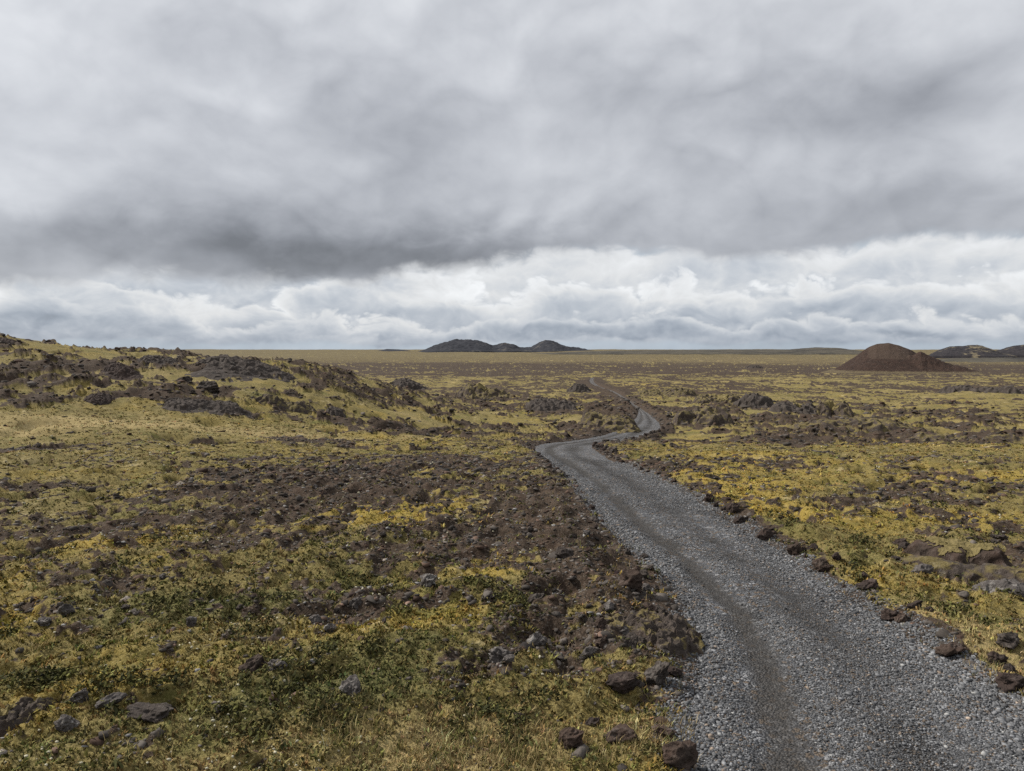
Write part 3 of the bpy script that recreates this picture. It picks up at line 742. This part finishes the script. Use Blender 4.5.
# gravel on the path
def build_gravel():
    s = np.concatenate([[0], np.cumsum(np.linalg.norm(np.diff(PC, axis=0), axis=1))])
    y = PC[:, 1]; s0 = np.interp(1.6, y[:60], s[:60]) ; n = 165000
    q0 = RS.rand(n * 2); q = s0 + (math.e ** (q0 * math.log(1 + 13 / 2.2)) - 1) * 2.2
    u = RS.uniform(-.09, 1.09, n * 2)
    L = np.stack([np.interp(q, s, PL[:, k]) for k in (0, 1)], 1); Rr = np.stack([np.interp(q, s, PR[:, k]) for k in (0, 1)], 1)
    P = L * (1 - u)[:, None] + Rr * u[:, None]
    nb = gn(P[:, 0], P[:, 1], .6, 160) * .6 + gn(P[:, 0], P[:, 1], 1.6, 161) * .5
    worn = np.maximum(np.exp(-((u - .27) / .10) ** 2), .62 * np.exp(-((u - .60) / .17) ** 2)) + .75 * nb
    over = np.maximum(np.abs(u - .5) - .5, 0)
    keep = (RS.rand(n * 2) > np.clip(worn * 1.15, 0, .94)) & (RS.rand(n * 2) > over * 8 - .6 * gn(P[:, 0], P[:, 1], .25, 163))
    P, u, worn = P[keep][:n], u[keep][:n], worn[keep][:n]; n = len(P)
    edge = np.abs(u - .5) * 2
    sz = RS.lognormal(math.log(.0034), .42, n) * (1 + .45 * ss(.5, .95, edge)); sz = np.clip(sz * (1 - .35 * np.clip(worn, 0, 1)), .0022, .015)
    z = path_z(P[:, 0], P[:, 1], u) + sz * .3 - .02 * ss(.95, 1.06, edge)
    z = np.where(edge > .9, np.maximum(z, height(P[:, 0], P[:, 1]) + sz * .25), z)
    g = RS.lognormal(math.log(.106), .34, n)[:, None] * np.array([.99, 1., 1.03])
    g = g * (1 - .42 * np.clip(worn, 0, 1))[:, None]
    br = (RS.rand(n) < .08 + .14 * np.clip(worn, 0, 1))[:, None]; g = np.where(br, g * np.array([1.25, 1.0, .78]), g)
    g = np.where((RS.rand(n) < .015)[:, None], .26 * np.array([1, .99, .96]), g)
    merged('path_gravel', TINY, np.stack([P[:, 0], P[:, 1], z], 1), np.stack([sz * RS.uniform(.8, 1.4, n), sz, sz * RS.uniform(.55, .9, n)], 1), RS.uniform(0, 6.28, n), np.clip(g, .03, .42), M_STONE)
build_gravel()

# loose cinder and rubble in the bare patches
def build_rubble():
    for name, n, r0, r1, s0, tpl in (('lava_rubble', 40000, 2.2, 26, .0085, CHIP), ('rock_rubble', 5000, 2.4, 60, .016, SMALL), ('cinder_rubble', 19000, 9., 75, .022, CHIP)):
        x, y = polar_pts(n * 3, r0, r1)
        pd, _ = path_dist(x, y); lv = zones(x, y, pd)[0]
        k = np.nonzero((RS.rand(len(x)) < lv * .95 + .04) & (pd > .0))[0][:n]
        x, y, pd = x[k], y[k], pd[k]; m = len(k); r = np.hypot(x, y)
        sz = s0 * RS.lognormal(0, .5, m) * (.75 + r / 22.)
        sz = np.minimum(sz, .035 + .0018 * r)
        z = height(x, y) - sz * .1
        if r0 > 5: sz = np.minimum(.021 * RS.lognormal(0, .45, m) * (.4 + r / 16.), .022 + .003 * r)
        g = RS.lognormal(math.log(.050 if r0 > 5 else .060), .38, m)[:, None] * np.array([1.08, .93, .81])
        g = np.where((RS.rand(m) < .22)[:, None], g * np.array([1.1, .84, .72]), g)
        g = np.where(((RS.rand(m) < .08) & (sz < .024))[:, None], RS.uniform(.12, .22, m)[:, None] * np.array([1, .96, .92]), g)
        merged(name, tpl, np.stack([x, y, z], 1), np.stack([sz * RS.uniform(.9, 1.5, m), sz, sz * RS.uniform(.5, .9, m)], 1), RS.uniform(0, 6.28, m), np.clip(g, .02, .34), M_STONE)
build_rubble()

# blades: moss tufts and dry grass
def blade_tpl(k, nb, spread, h=1., w=.07, bend=.5):
    rs = np.random.RandomState(k); V = []; Fc = []
    for i in range(nb):
        a = rs.uniform(0, 6.28); b0 = rs.normal(size=2) * spread * .35
        d = np.array([math.cos(a), math.sin(a)]); pr = np.array([-d[1], d[0]]) * w
        hh = h * rs.uniform(.55, 1.1); q = rs.uniform(.15, 1.) * bend
        p0 = np.append(b0, -.1); p1 = np.append(b0 + d * q * .35 * hh, hh * .6); p2 = np.append(b0 + d * q * hh, hh)
        pr3 = np.append(pr, 0); o = len(V)
        V += [p0 - pr3, p0 + pr3, p1 + pr3 * .75, p1 - pr3 * .75, p2]
        Fc += [[o, o + 1, o + 2], [o, o + 2, o + 3], [o + 3, o + 2, o + 4]]
    return np.array(V), np.array(Fc)
def plant_color(zn, m, mos):
    lava, yel, tan, grn = zn
    o = np.array([.128, .098, .036]); Y = np.array([.25, .175, .036]); T = np.array([.265, .20, .092]); G = np.array([.058, .062, .022])
    a = np.clip((yel - .35) * 1.6, 0, 1)[:, None]; c = o + (Y - o) * a
    a = np.clip((tan - .3) * 1.3, 0, 1)[:, None]; c = c + (T - c) * a
    c = c + (np.array([.092, .096, .024]) - c) * np.clip(mos * 1.6, 0, .75)[:, None]; c = c + (np.array([.30, .245, .13]) - c) * np.clip(-mos * 1.5 - .45, 0, .7)[:, None]
    a = np.clip((grn - .25) * 1.5, 0, 1)[:, None]; c = c + (G - c) * a
    c = c * RS.lognormal(-.03, .38, m)[:, None] * (1 + .12 * RS.normal(size=(m, 3)) * [1, .6, .8])
    return np.clip(c, .008, .5)

def build_moss():
    n = 180000
    x, y = polar_pts(n, 1.7, 30)
    pd, _ = path_dist(x, y); zn = zones(x, y, pd)
    k = np.nonzero((RS.rand(n) > zn[0] * (1.02 - .75 * ss(.1, .4, fbm(x, y, .30, 3, 64)) * (1 - ss(9, 20, np.hypot(x, y))))) & (pd > .02))[0]
    x, y = x[k], y[k]; zn = [q[k] for q in zn]; m = len(k); r = np.hypot(x, y)
    sz = .013 * RS.lognormal(0, .35, m) * (.55 + r / 8.)
    sz = np.minimum(sz, .09)
    z = height(x, y, zn=zn)
    tp = [blade_tpl(k, 5, 1.1, 1., .17, 1.1) for k in range(6)]
    S = np.stack([sz * 1.25, sz * 1.25, sz * (.85 - .4 * ss(4, 10, r))], 1)
    merged('moss_vegetation', tp, np.stack([x, y, z], 1), S, RS.uniform(0, 6.28, m), plant_color(zn, m, fbm(x, y, .7, 4, 165, .8)), M_TINT, tilt=.25)
build_moss()

def build_grass():
    n = 205000
    x, y = polar_pts(n, 1.8, 16)
    pd, _ = path_dist(x, y); zn = zones(x, y, pd)
    ta = np.clip(zsum(TAN, x, y), 0, 1); cl = fbm(x, y, .35, 3, 61)
    p = np.clip(ta * 1.3 - .2 + .5 * cl, 0, 1) * (1 - zn[0] * .8) * (1 - .5 * ss(6, 16, np.hypot(x, y))) + .025
    k = np.nonzero((RS.rand(n) < p) & (pd > -.04))[0]
    x, y = x[k], y[k]; m = len(k); r = np.hypot(x, y); zn = [q[k] for q in zn]
    sz = RS.uniform(.018, .055, m) * (.75 + .5 * RS.rand(m)); sz *= np.where(r > 6, .8, 1)
    z = height(x, y, zn=zn)
    tp = [blade_tpl(40 + k, 4, .5, 1., .022, .9) for k in range(8)]
    T = np.array([.36, .275, .13]); G = np.array([.10, .105, .030]); B = np.array([.16, .115, .055])
    q = RS.rand(m) + .35 * gn(x, y, .4, 63)
    c = np.where((q < .52)[:, None], T, np.where((q < .80)[:, None], G, B)) * RS.lognormal(0, .28, m)[:, None]
    wd = np.maximum(1., r / 4.5)
    merged('dry_grass', tp, np.stack([x, y, z], 1), np.stack([sz * wd, sz * wd, sz], 1), RS.uniform(0, 6.28, m), np.clip(c, .01, .5), M_TINT, tilt=.3)
build_grass()

# crowberry: dark leafy mats
def build_crowberry():
    n = 460000
    x, y = polar_pts(n, 2.1, 14)
    pd, _ = path_dist(x, y); zn = zones(x, y, pd)
    gr = np.clip(zsum(GRN, x, y), 0, 1); cl = fbm(x, y, .5, 3, 66)
    p = np.clip(gr * .7 - .30 + 1.2 * cl + .5 * gn(x, y, .18, 68), 0, .85) * (1 - .6 * zn[0]) + .012
    p = p * .68 * (1 - ss(7, 13, np.hypot(x, y)))
    k = np.nonzero((RS.rand(n) < p) & (pd > .05))[0]
    x, y = x[k], y[k]; m = len(k); zn = [q[k] for q in zn]
    mound = np.clip(gr[k] * .5 + cl[k] * .8, 0, 1)
    sz = RS.uniform(.006, .012, m) * (1 + np.hypot(x, y) / 12)
    z = height(x, y, zn=zn) + RS.rand(m) ** .7 * .07 * mound + .004
    rs = np.random.RandomState(3); tp = []
    for q in range(6):
        V = []; Fc = []
        for i in range(3):
            c = rs.normal(size=3) * .8; a = rs.normal(size=3); a /= np.linalg.norm(a); b = np.cross(a, rs.normal(size=3)); b /= np.linalg.norm(b)
            o = len(V); V += [c - a, c + b * .45, c + a, c - b * .45]; Fc += [[o, o + 1, o + 2], [o, o + 2, o + 3]]
        tp.append((np.array(V), np.array(Fc)))
    D = np.array([.030, .031, .013]); Lg = np.array([.082, .080, .026]); B = np.array([.09, .075, .03])
    q = RS.rand(m) + .3 * gn(x, y, .3, 67)
    c = np.where((q < .5)[:, None], D, np.where((q < .85)[:, None], Lg, B)) * RS.lognormal(0, .35, m)[:, None]
    merged('crowberry_vegetation', tp, np.stack([x, y, z], 1), sz, RS.uniform(0, 6.28, m), np.clip(c, .006, .3), M_TINT)
build_crowberry()

# pale lichen crumbs
def build_lichen():
    n = 46000
    x, y = polar_pts(n, 2.3, 22)
    pd, _ = path_dist(x, y); cl = fbm(x, y, .7, 3, 69) + .5 * gn(x, y, 3., 70)
    zl = x < 1.2
    k = np.nonzero((RS.rand(n) < np.clip(.10 + .9 * (cl - .1), 0, 1) * np.where(zl, .55, .25)) & (pd > .15))[0]
    x, y = x[k], y[k]; m = len(k); r = np.hypot(x, y)
    sz = RS.uniform(.002, .006, m) * (.7 + r / 7.)
    z = height(x, y) + sz * 1.6
    c = np.array([.40, .37, .27]) * RS.uniform(.55, 1.1, m)[:, None]
    merged('lichen_vegetation', TINY, np.stack([x, y, z], 1), np.stack([sz * 1.3, sz, sz], 1), RS.uniform(0, 6.28, m), np.clip(c, .1, .5), M_TINT)
build_lichen()

# ------------------------------------------------------------------ hills
def hill_material(name, a, b2, c2, scale, cut=(.5, .62)):
    m, t, b = material(name)
    tc = t.node('ShaderNodeTexCoord').outputs['Object']
    n1 = t.noise(tc, scale, 6, .7); n2 = t.noise(tc, scale * 6, 5, .7)
    c = t.mix(t.mr(n2, .35, .65), a, b2); c = t.mix(t.mul(t.mr(t.add(n1, t.mul(t.add(n2, -.5), .6)), *cut), .9), c, c2)
    t.l.new(c, b.inputs['Base Color']); bump(t, b, n2, 2.5, .8)
    return m
M_HILL = hill_material('dark far hill', (.020, .021, .026), (.036, .037, .043), (.10, .09, .075), .012, (.60, .70))  # aerial haze put into the blue-grey base colour
M_HILL2 = hill_material('dark hill with tan flanks', (.020, .019, .022), (.038, .034, .036), (.15, .125, .08), .022, (.54, .62))
M_HEATH = hill_material('grey heath hill', (.050, .046, .038), (.088, .078, .060), (.034, .032, .030), .012)
def cone_material():
    m, t, b = material('cinder cone')
    tc = t.node('ShaderNodeTexCoord').outputs['Object']
    sx = t.node('ShaderNodeSeparateXYZ'); t.l.new(tc, sx.inputs[0])
    n1 = t.noise(tc, .09, 5, .65); n2 = t.noise(tc, .5, 5, .7); n3 = t.noise(tc, 1.6, 4, .7)
    c = t.mix(t.mr(n2, .35, .65), (.025, .017, .014), (.050, .031, .024))
    c = t.mix(t.mul(t.mr(n3, .55, .7), .55), c, (.13, .11, .09))
    rub = t.attr('scree')
    top = t.mix(t.mr(n3, .35, .65), (.044, .031, .024), (.072, .051, .039))
    c = t.mix(t.mr(t.add(rub, t.mul(t.add(n1, -.5), .8)), .4, .65), c, top)
    c = t.mix(t.mul(t.mr(t.add(t.attr('foot'), t.mul(t.add(n2, -.5), .8)), .5, .8), .8), c, (.125, .10, .06))
    t.l.new(c, b.inputs['Base Color']); bump(t, b, t.add(n2, n3), .9, .8)
    return m

def hill(px, d, width_px, z_extra, prof, depth, mat, name='hill', seed=1, rough=.04, n=260, attrs=None):
    """prof(u px offset, v -1..1) -> height in px above the base row; placed at distance d"""
    k = d / F; x0 = (px - W / 2) * k; sec = math.hypot(1, (px - W / 2) / F)
    U = np.linspace(-width_px / 2, width_px / 2, n); Vv = np.linspace(-1, 1, 120)
    uu, vv = np.meshgrid(U, Vv, indexing='ij')
    x = uu * k / sec; y = vv * depth
    h = prof(uu, vv) * k
    hm = h.max()
    h = h + rough * hm * (fbm(x + seed * 99, y, hm * 1.2, 5, seed, .6)) * ss(0.02, .3, h / hm)
    z = h - hm * .03 - 14 * (1 - ss(0, .05, prof(uu, vv) * k / hm)) * min(1, d / 600)
    Vt = np.stack([x.ravel(), y.ravel(), z.ravel()], 1)
    m = len(Vv); i = np.arange(n - 1)[:, None] * m; j = np.arange(m - 1)[None, :]
    Q = np.stack([i + j, i + m + j, i + m + j + 1, i + j + 1], -1).reshape(-1, 4)
    A = attrs(uu, vv, h / hm) if attrs else None
    o = link(name, mesh_np(name, Vt, Q, 4, True, A), mat)
    o.location = (x0, d, float(base(x0, d)) + z_extra); o.rotation_euler = (0, 0, -math.atan2(x0, d)); o['kind'] = 'structure'
    return o

def env(v): return np.clip(1 - v * v, 0, 1)
def cone_prof(u, v):
    # main cone, flank ridge in front and tail
    top = np.interp(u, [-66, -50, -30, -17, -8, 4, 14, 26, 40, 60, 80], [0, 3.5, 15, 24.5, 28.6, 29.6, 27.4, 22.5, 14, 3, 0])
    r = np.clip(1 - np.abs(v) ** 1.25 * 1.0, 0, 1)
    a = top * np.clip(1.15 * r, 0, 1)
    rd = np.interp(u, [-40, -12, 8, 26, 34, 44, 56, 72, 84, 92], [0, 8, 13, 19, 21.5, 17, 11, 7.5, 4, 0])
    b = rd * np.exp(-((v + .38 + .002 * u) / .30) ** 2)
    low = np.interp(u, [-70, -45, -20, 20, 50, 80, 92], [0, 4, 7, 8, 7, 3, 0]) * np.exp(-((v + .5) / .32) ** 2)
    rg = 1.8 * fbm(u, v * 40, 9, 4, 77, .6)
    return np.maximum(np.maximum(a, b + rg * ss(2, 8, b)), low + rg * ss(2, 6, low) * .7)
hill(884, 372, 190, 0, cone_prof, 46, cone_material(), name='cinder_cone_hill', seed=3, rough=.045,
     attrs=lambda u, v, h: {'scree': np.clip(ss(-26, -6, u) * (1 - ss(16, 30, u)) * ss(.38, .55, h) * ss(-.8, -.55, v) + 0 * u, 0, 1), 'foot': 1 - ss(.05, .22, h)})

def far_prof(u, v):
    t = np.interp(u, [-80, -66, -50, -36, -24, -12, 0, 8, 14, 19, 26, 34, 40, 48, 55, 61, 67, 73, 80, 92, 115, 150, 190], [0, 2, 6, 11.5, 14.5, 15, 14.5, 12, 9.5, 9.3, 12, 10.5, 8, 7.6, 8, 12, 14.6, 14, 11, 7.5, 4.6, 2.6, 0])
    return t * env(v)
hill(478, 2900, 400, .6, lambda u, v: np.maximum(far_prof(u, v) * 1.0 - 3.3, 0), 330, M_HILL, seed=5, rough=.22, n=420)
hill(395, 3000, 60, .6, lambda u, v: np.interp(u, [-20, -8, 4, 20], [0, 2.4, 2., 0]) * env(v), 150, M_HILL, seed=6)
def plat(u, v):
    return np.interp(u, [-190, -100, 0, 80, 105, 125, 140, 155], [0, 3.0, 4.0, 4.2, 6.2, 5.6, 3.2, 0]) * env(v)
hill(706, 2000, 380, .3, plat, 260, M_HEATH, seed=7, rough=.05, n=420)
hill(967, 1150, 120, 3.5, lambda u, v: np.interp(u, [-42, -30, -18, 0, 14, 24, 34, 50], [0, 5.5, 9.5, 11, 10.2, 7, 3, 0]) * env(v), 90, M_HILL2, seed=8, rough=.12)
hill(1034, 1200, 150, 3.5, lambda u, v: np.interp(u, [-60, -40, -24, -8, 10, 40, 64], [0, 5, 9.5, 11.5, 12, 8, 0]) * env(v), 90, M_HILL2, seed=9, rough=.12)
hill(1010, 800, 260, 0, lambda u, v: np.interp(u, [-120, -60, 0, 60, 120], [0, 3.5, 4.4, 4.2, 0]) * env(v), 110, M_HEATH, seed=10, rough=.08)

# ------------------------------------------------------------------ camera
cam = bpy.data.cameras.new('camera'); cam.sensor_width = 36; cam.lens = F / W * 36; cam.clip_end = 30000; cam.clip_start = .05
co = bpy.data.objects.new('camera', cam); COL.objects.link(co)
co.location = (0, 0, CAMZ); co.rotation_euler = (math.pi / 2 - PITCH, 0, 0); SC.camera = co

# ------------------------------------------------------------------ light and sky
SUN_EL, SUN_AZ = math.radians(42), math.radians(-70)      # azimuth from +Y toward +X
sun = bpy.data.lights.new('sun', 'SUN'); sun.energy = 4.0; sun.angle = math.radians(4); sun.color = (1, .955, .88)
so = bpy.data.objects.new('sun', sun); COL.objects.link(so)
so.rotation_euler = (math.pi / 2 - SUN_EL, 0, -SUN_AZ + math.pi)

def build_world():
    w = bpy.data.worlds.new('World'); SC.world = w; w.use_nodes = True
    t = NT(w.node_tree); bg = w.node_tree.nodes['Background']; bg.inputs['Strength'].default_value = .1
    sky = t.node('ShaderNodeTexSky', sky_type='NISHITA', sun_disc=False); sky.sun_elevation = SUN_EL; sky.sun_rotation = SUN_AZ
    d = t.node('ShaderNodeTexCoord').outputs['Generated']
    s = t.node('ShaderNodeSeparateXYZ'); t.l.new(d, s.inputs[0]); dx, dy, dz = s.outputs
    DEG = 57.29578
    az = t.mul(t.math('ARCTAN2', dx, dy), DEG); el = t.mul(t.math('ARCSINE', dz), DEG)
    def vec(a, b, c):
        n = t.node('ShaderNodeCombineXYZ')
        for k, q in enumerate((a, b, c)): t.put(n.inputs[k], q)
        return n.outputs[0]
    # clouds by bearing and height, flatter toward the horizon
    hh = t.math('POWER', t.math('MAXIMUM', t.add(el, 3.), .01), .8)
    dk = vec(t.mul(az, .050), t.mul(hh, .155), 2.3)
    ang = vec(t.mul(az, .10), t.mul(el, .155), 3.7)
    nC = t.noise(ang, .9, 4, .5, .3); nD = t.noise(ang, 2.6, 5, .55, .4)
    wx = t.mul(t.add(nC, -.5), 9.); wy = t.add(t.mul(t.add(nD, -.5), 2.6), t.mul(t.add(nC, -.5), 3.2))
    azw = t.add(az, wx); elw = t.add(el, wy)
    def blob(a, e, sa, se, amp):
        p = t.math('POWER', t.mul(t.add(azw, -a), 1 / sa), 2.); q = t.math('POWER', t.mul(t.add(elw, -e), 1 / se), 2.)
        return t.mul(t.math('EXPONENT', t.mul(t.add(p, q), -1.)), amp)
    def puffs(a, octs):
        tot = None
        for sc, w_ in octs:
            n = t.mul(t.math('ABSOLUTE', t.add(t.noise(a, sc, 0, .5), -.5)), w_)
            tot = n if tot is None else t.add(tot, n)
        return tot
    def warp(a, sc, k):
        dn = t.node('ShaderNodeTexNoise'); dn.inputs['Scale'].default_value = sc; dn.inputs['Detail'].default_value = 2.; t.l.new(a, dn.inputs['Vector'])
        m = t.node('ShaderNodeVectorMath', operation='MULTIPLY_ADD'); t.l.new(dn.outputs[1], m.inputs[0]); m.inputs[1].default_value = (k, k, 0); t.l.new(a, m.inputs[2])
        return m.outputs[0]
    def shift(a, u, v_):
        m = t.node('ShaderNodeVectorMath', operation='ADD'); t.l.new(a, m.inputs[0]); m.inputs[1].default_value = (u, v_, 0); return m.outputs[0]
    # ---- deck brightness: broad swells, lumps lit from above
    dw = warp(dk, 1.6, .22)
    N1 = t.noise(dw, 1.7, 8, .53, 0.)
    OD = ((2.4, 1.0), (5.2, .38), (11., .13), (23., .06))
    D1 = puffs(dw, OD); D2 = puffs(shift(dw, .03, -.07), OD)
    v = t.mr(el, 6., 26., .425, .585)
    v = t.add(v, t.mul(t.add(N1, -.5), .42)); v = t.add(v, t.mul(t.add(D1, -.2), .15)); v = t.add(v, t.mul(t.math('SUBTRACT', D1, D2), .20)); v = t.add(v, t.mul(t.add(nD, -.5), .06))
    for b_ in [(-12, 7.2, 15, 2.6, -.17), (-26, 7.6, 10, 2.6, -.11), (-6, 6.4, 8, 1.4, -.06), (-2, 8.0, 9, 1.6, -.07), (24, 16.5, 9, 3.0, -.13), (-30, 19, 9, 6, .10), (-34, 12, 7, 3, .08), (3, 14, 10, 3, .07), (-12, 16, 13, 3, -.07), (24, 10.5, 12, 2., -.08), (33, 13, 8, 1.6, .08), (2, 10.5, 4, 1.6, .06), (-33, 9.6, 6, 1.2, .06), (8, 19, 8, 2.5, -.05)]:
        v = t.add(v, blob(*b_))
    v = t.math('MAXIMUM', v, .17)
    deckc = t.mix(t.mr(v, .25, .7), (.90, .945, 1.05), (.965, .99, 1.03))
    deckc = t.mix(1., deckc, v, 'MULTIPLY')
    # ---- brighter band of heaped cloud below the deck's edge
    aw = warp(ang, 2.2, .30)
    OB = ((1.2, 1.1), (2.6, .6), (5.6, .34), (12., .19), (25., .10), (50., .05))
    P1 = puffs(aw, OB); P2 = puffs(shift(aw, .05, -.09), OB)
    aw2 = warp(shift(ang, 5.3, 2.1), 2.2, .30)
    P3 = puffs(aw2, OB); P4 = puffs(shift(aw2, .05, -.09), OB)
    nT = t.noise(vec(t.mul(az, .09), 0., 9.3), 1., 3, .55)
    def tint(c):
        q = t.mix(t.mr(c, .34, .66), (.80, .92, 1.10), (.98, 1., 1.02)); return t.mix(1., q, c, 'MULTIPLY')
    def bank(under, top, amp, Pa, Pb, hi, lo, depth, var, soft=.3, extra=()):
        tp = t.add(top, t.mul(t.add(nT, -.5), var)); tp = t.add(tp, t.mul(t.add(Pa, -.27), amp))
        for a, sa, k in extra:
            g = t.math('POWER', t.mul(t.add(az, -a), 1 / sa), 2.); tp = t.add(tp, t.mul(t.math('EXPONENT', t.mul(g, -1.)), k))
        sd = t.math('SUBTRACT', tp, el)
        b_ = t.mr(sd, 0., depth, hi, lo, True)
        b_ = t.add(b_, t.mul(t.math('SUBTRACT', Pa, Pb), .42)); b_ = t.add(b_, t.mul(t.add(nC, -.5), .25))
        b_ = t.math('MINIMUM', t.math('MAXIMUM', b_, .30), .84)
        return t.mix(t.mr(sd, 0., soft, 0, 1, True), under, tint(b_))
    st = t.mix(1., (.84, .97, 1.10), t.add(.50, t.mul(t.add(nC, -.5), .3)), 'MULTIPLY')
    bandc = bank(st, 8.2, 5., P1, P2, .72, .56, 4., 2.5, 1.0)
    bandc = bank(bandc, 5.0, 6., P3, P4, .76, .47, 2.8, 3.2, .75, ((-8, 7, .8), (18, 9, .8), (-22, 7, -1.2)))
    bandc = bank(bandc, 2.5, 4.2, P1, P2, .66, .40, 1.6, 2.4, .5, ((-33.5, 3.2, 1.6), (0, 5, .6), (-20, 6, -.5), (10, 5, .5)))
    bandc = bank(bandc, 1.15, 2.2, P3, P4, .49, .41, .9, 1.0, .5)
    bandc = t.mix(t.mr(t.add(el, t.mul(t.add(nD, -.5), 1.6)), .75, .25, 0, .7, True), bandc, st)
    # ---- the ragged lower edge of the deck
    edge = t.add(el, t.mul(t.add(nT, -.5), -4.5)); edge = t.add(edge, t.mul(t.add(nD, -.5), -1.0)); edge = t.add(edge, t.mul(t.add(P1, -.27), -1.8))
    lim = t.mr(az, -14, 0, 4.7, 7.0, True)
    lim = t.add(lim, t.mr(az, -22, -32, 0, -.5, True))
    f = t.mr(t.math('SUBTRACT', edge, lim), -.3, 1.1, 0, 1, True)
    cl = t.mix(f, bandc, deckc)
    # overhead the overcast is brighter than near the horizon
    cl = t.mix(1., cl, t.mr(el, 26., 75., 1., 1.4, True), 'MULTIPLY')
    cl10 = t.mix(1., cl, (10., 10., 10.), 'MULTIPLY')
    n = t.node('ShaderNodeVectorMath', operation='SCALE'); t.l.new(cl, n.inputs[0]); n.inputs['Scale'].default_value = 10. * GAIN
    fin = t.mix(.97, sky.outputs[0], n.outputs[0])
    t.l.new(fin, bg.inputs['Color'])
GAIN = .77
build_world()
w = SC.world
try: w.cycles.sampling_method = 'MANUAL'; w.cycles.sample_map_resolution = 512
except Exception: pass

SC.view_settings.view_transform = 'Standard'; SC.view_settings.look = 'None'; SC.view_settings.gamma = 1; SC.view_settings.use_curve_mapping = False
SC.view_settings.exposure = .58
SC.render.engine = 'CYCLES'
SC.cycles.sample_clamp_direct = 4; SC.cycles.sample_clamp_indirect = 2; SC.cycles.max_bounces = 4; SC.cycles.diffuse_bounces = 2; SC.cycles.use_denoising = False
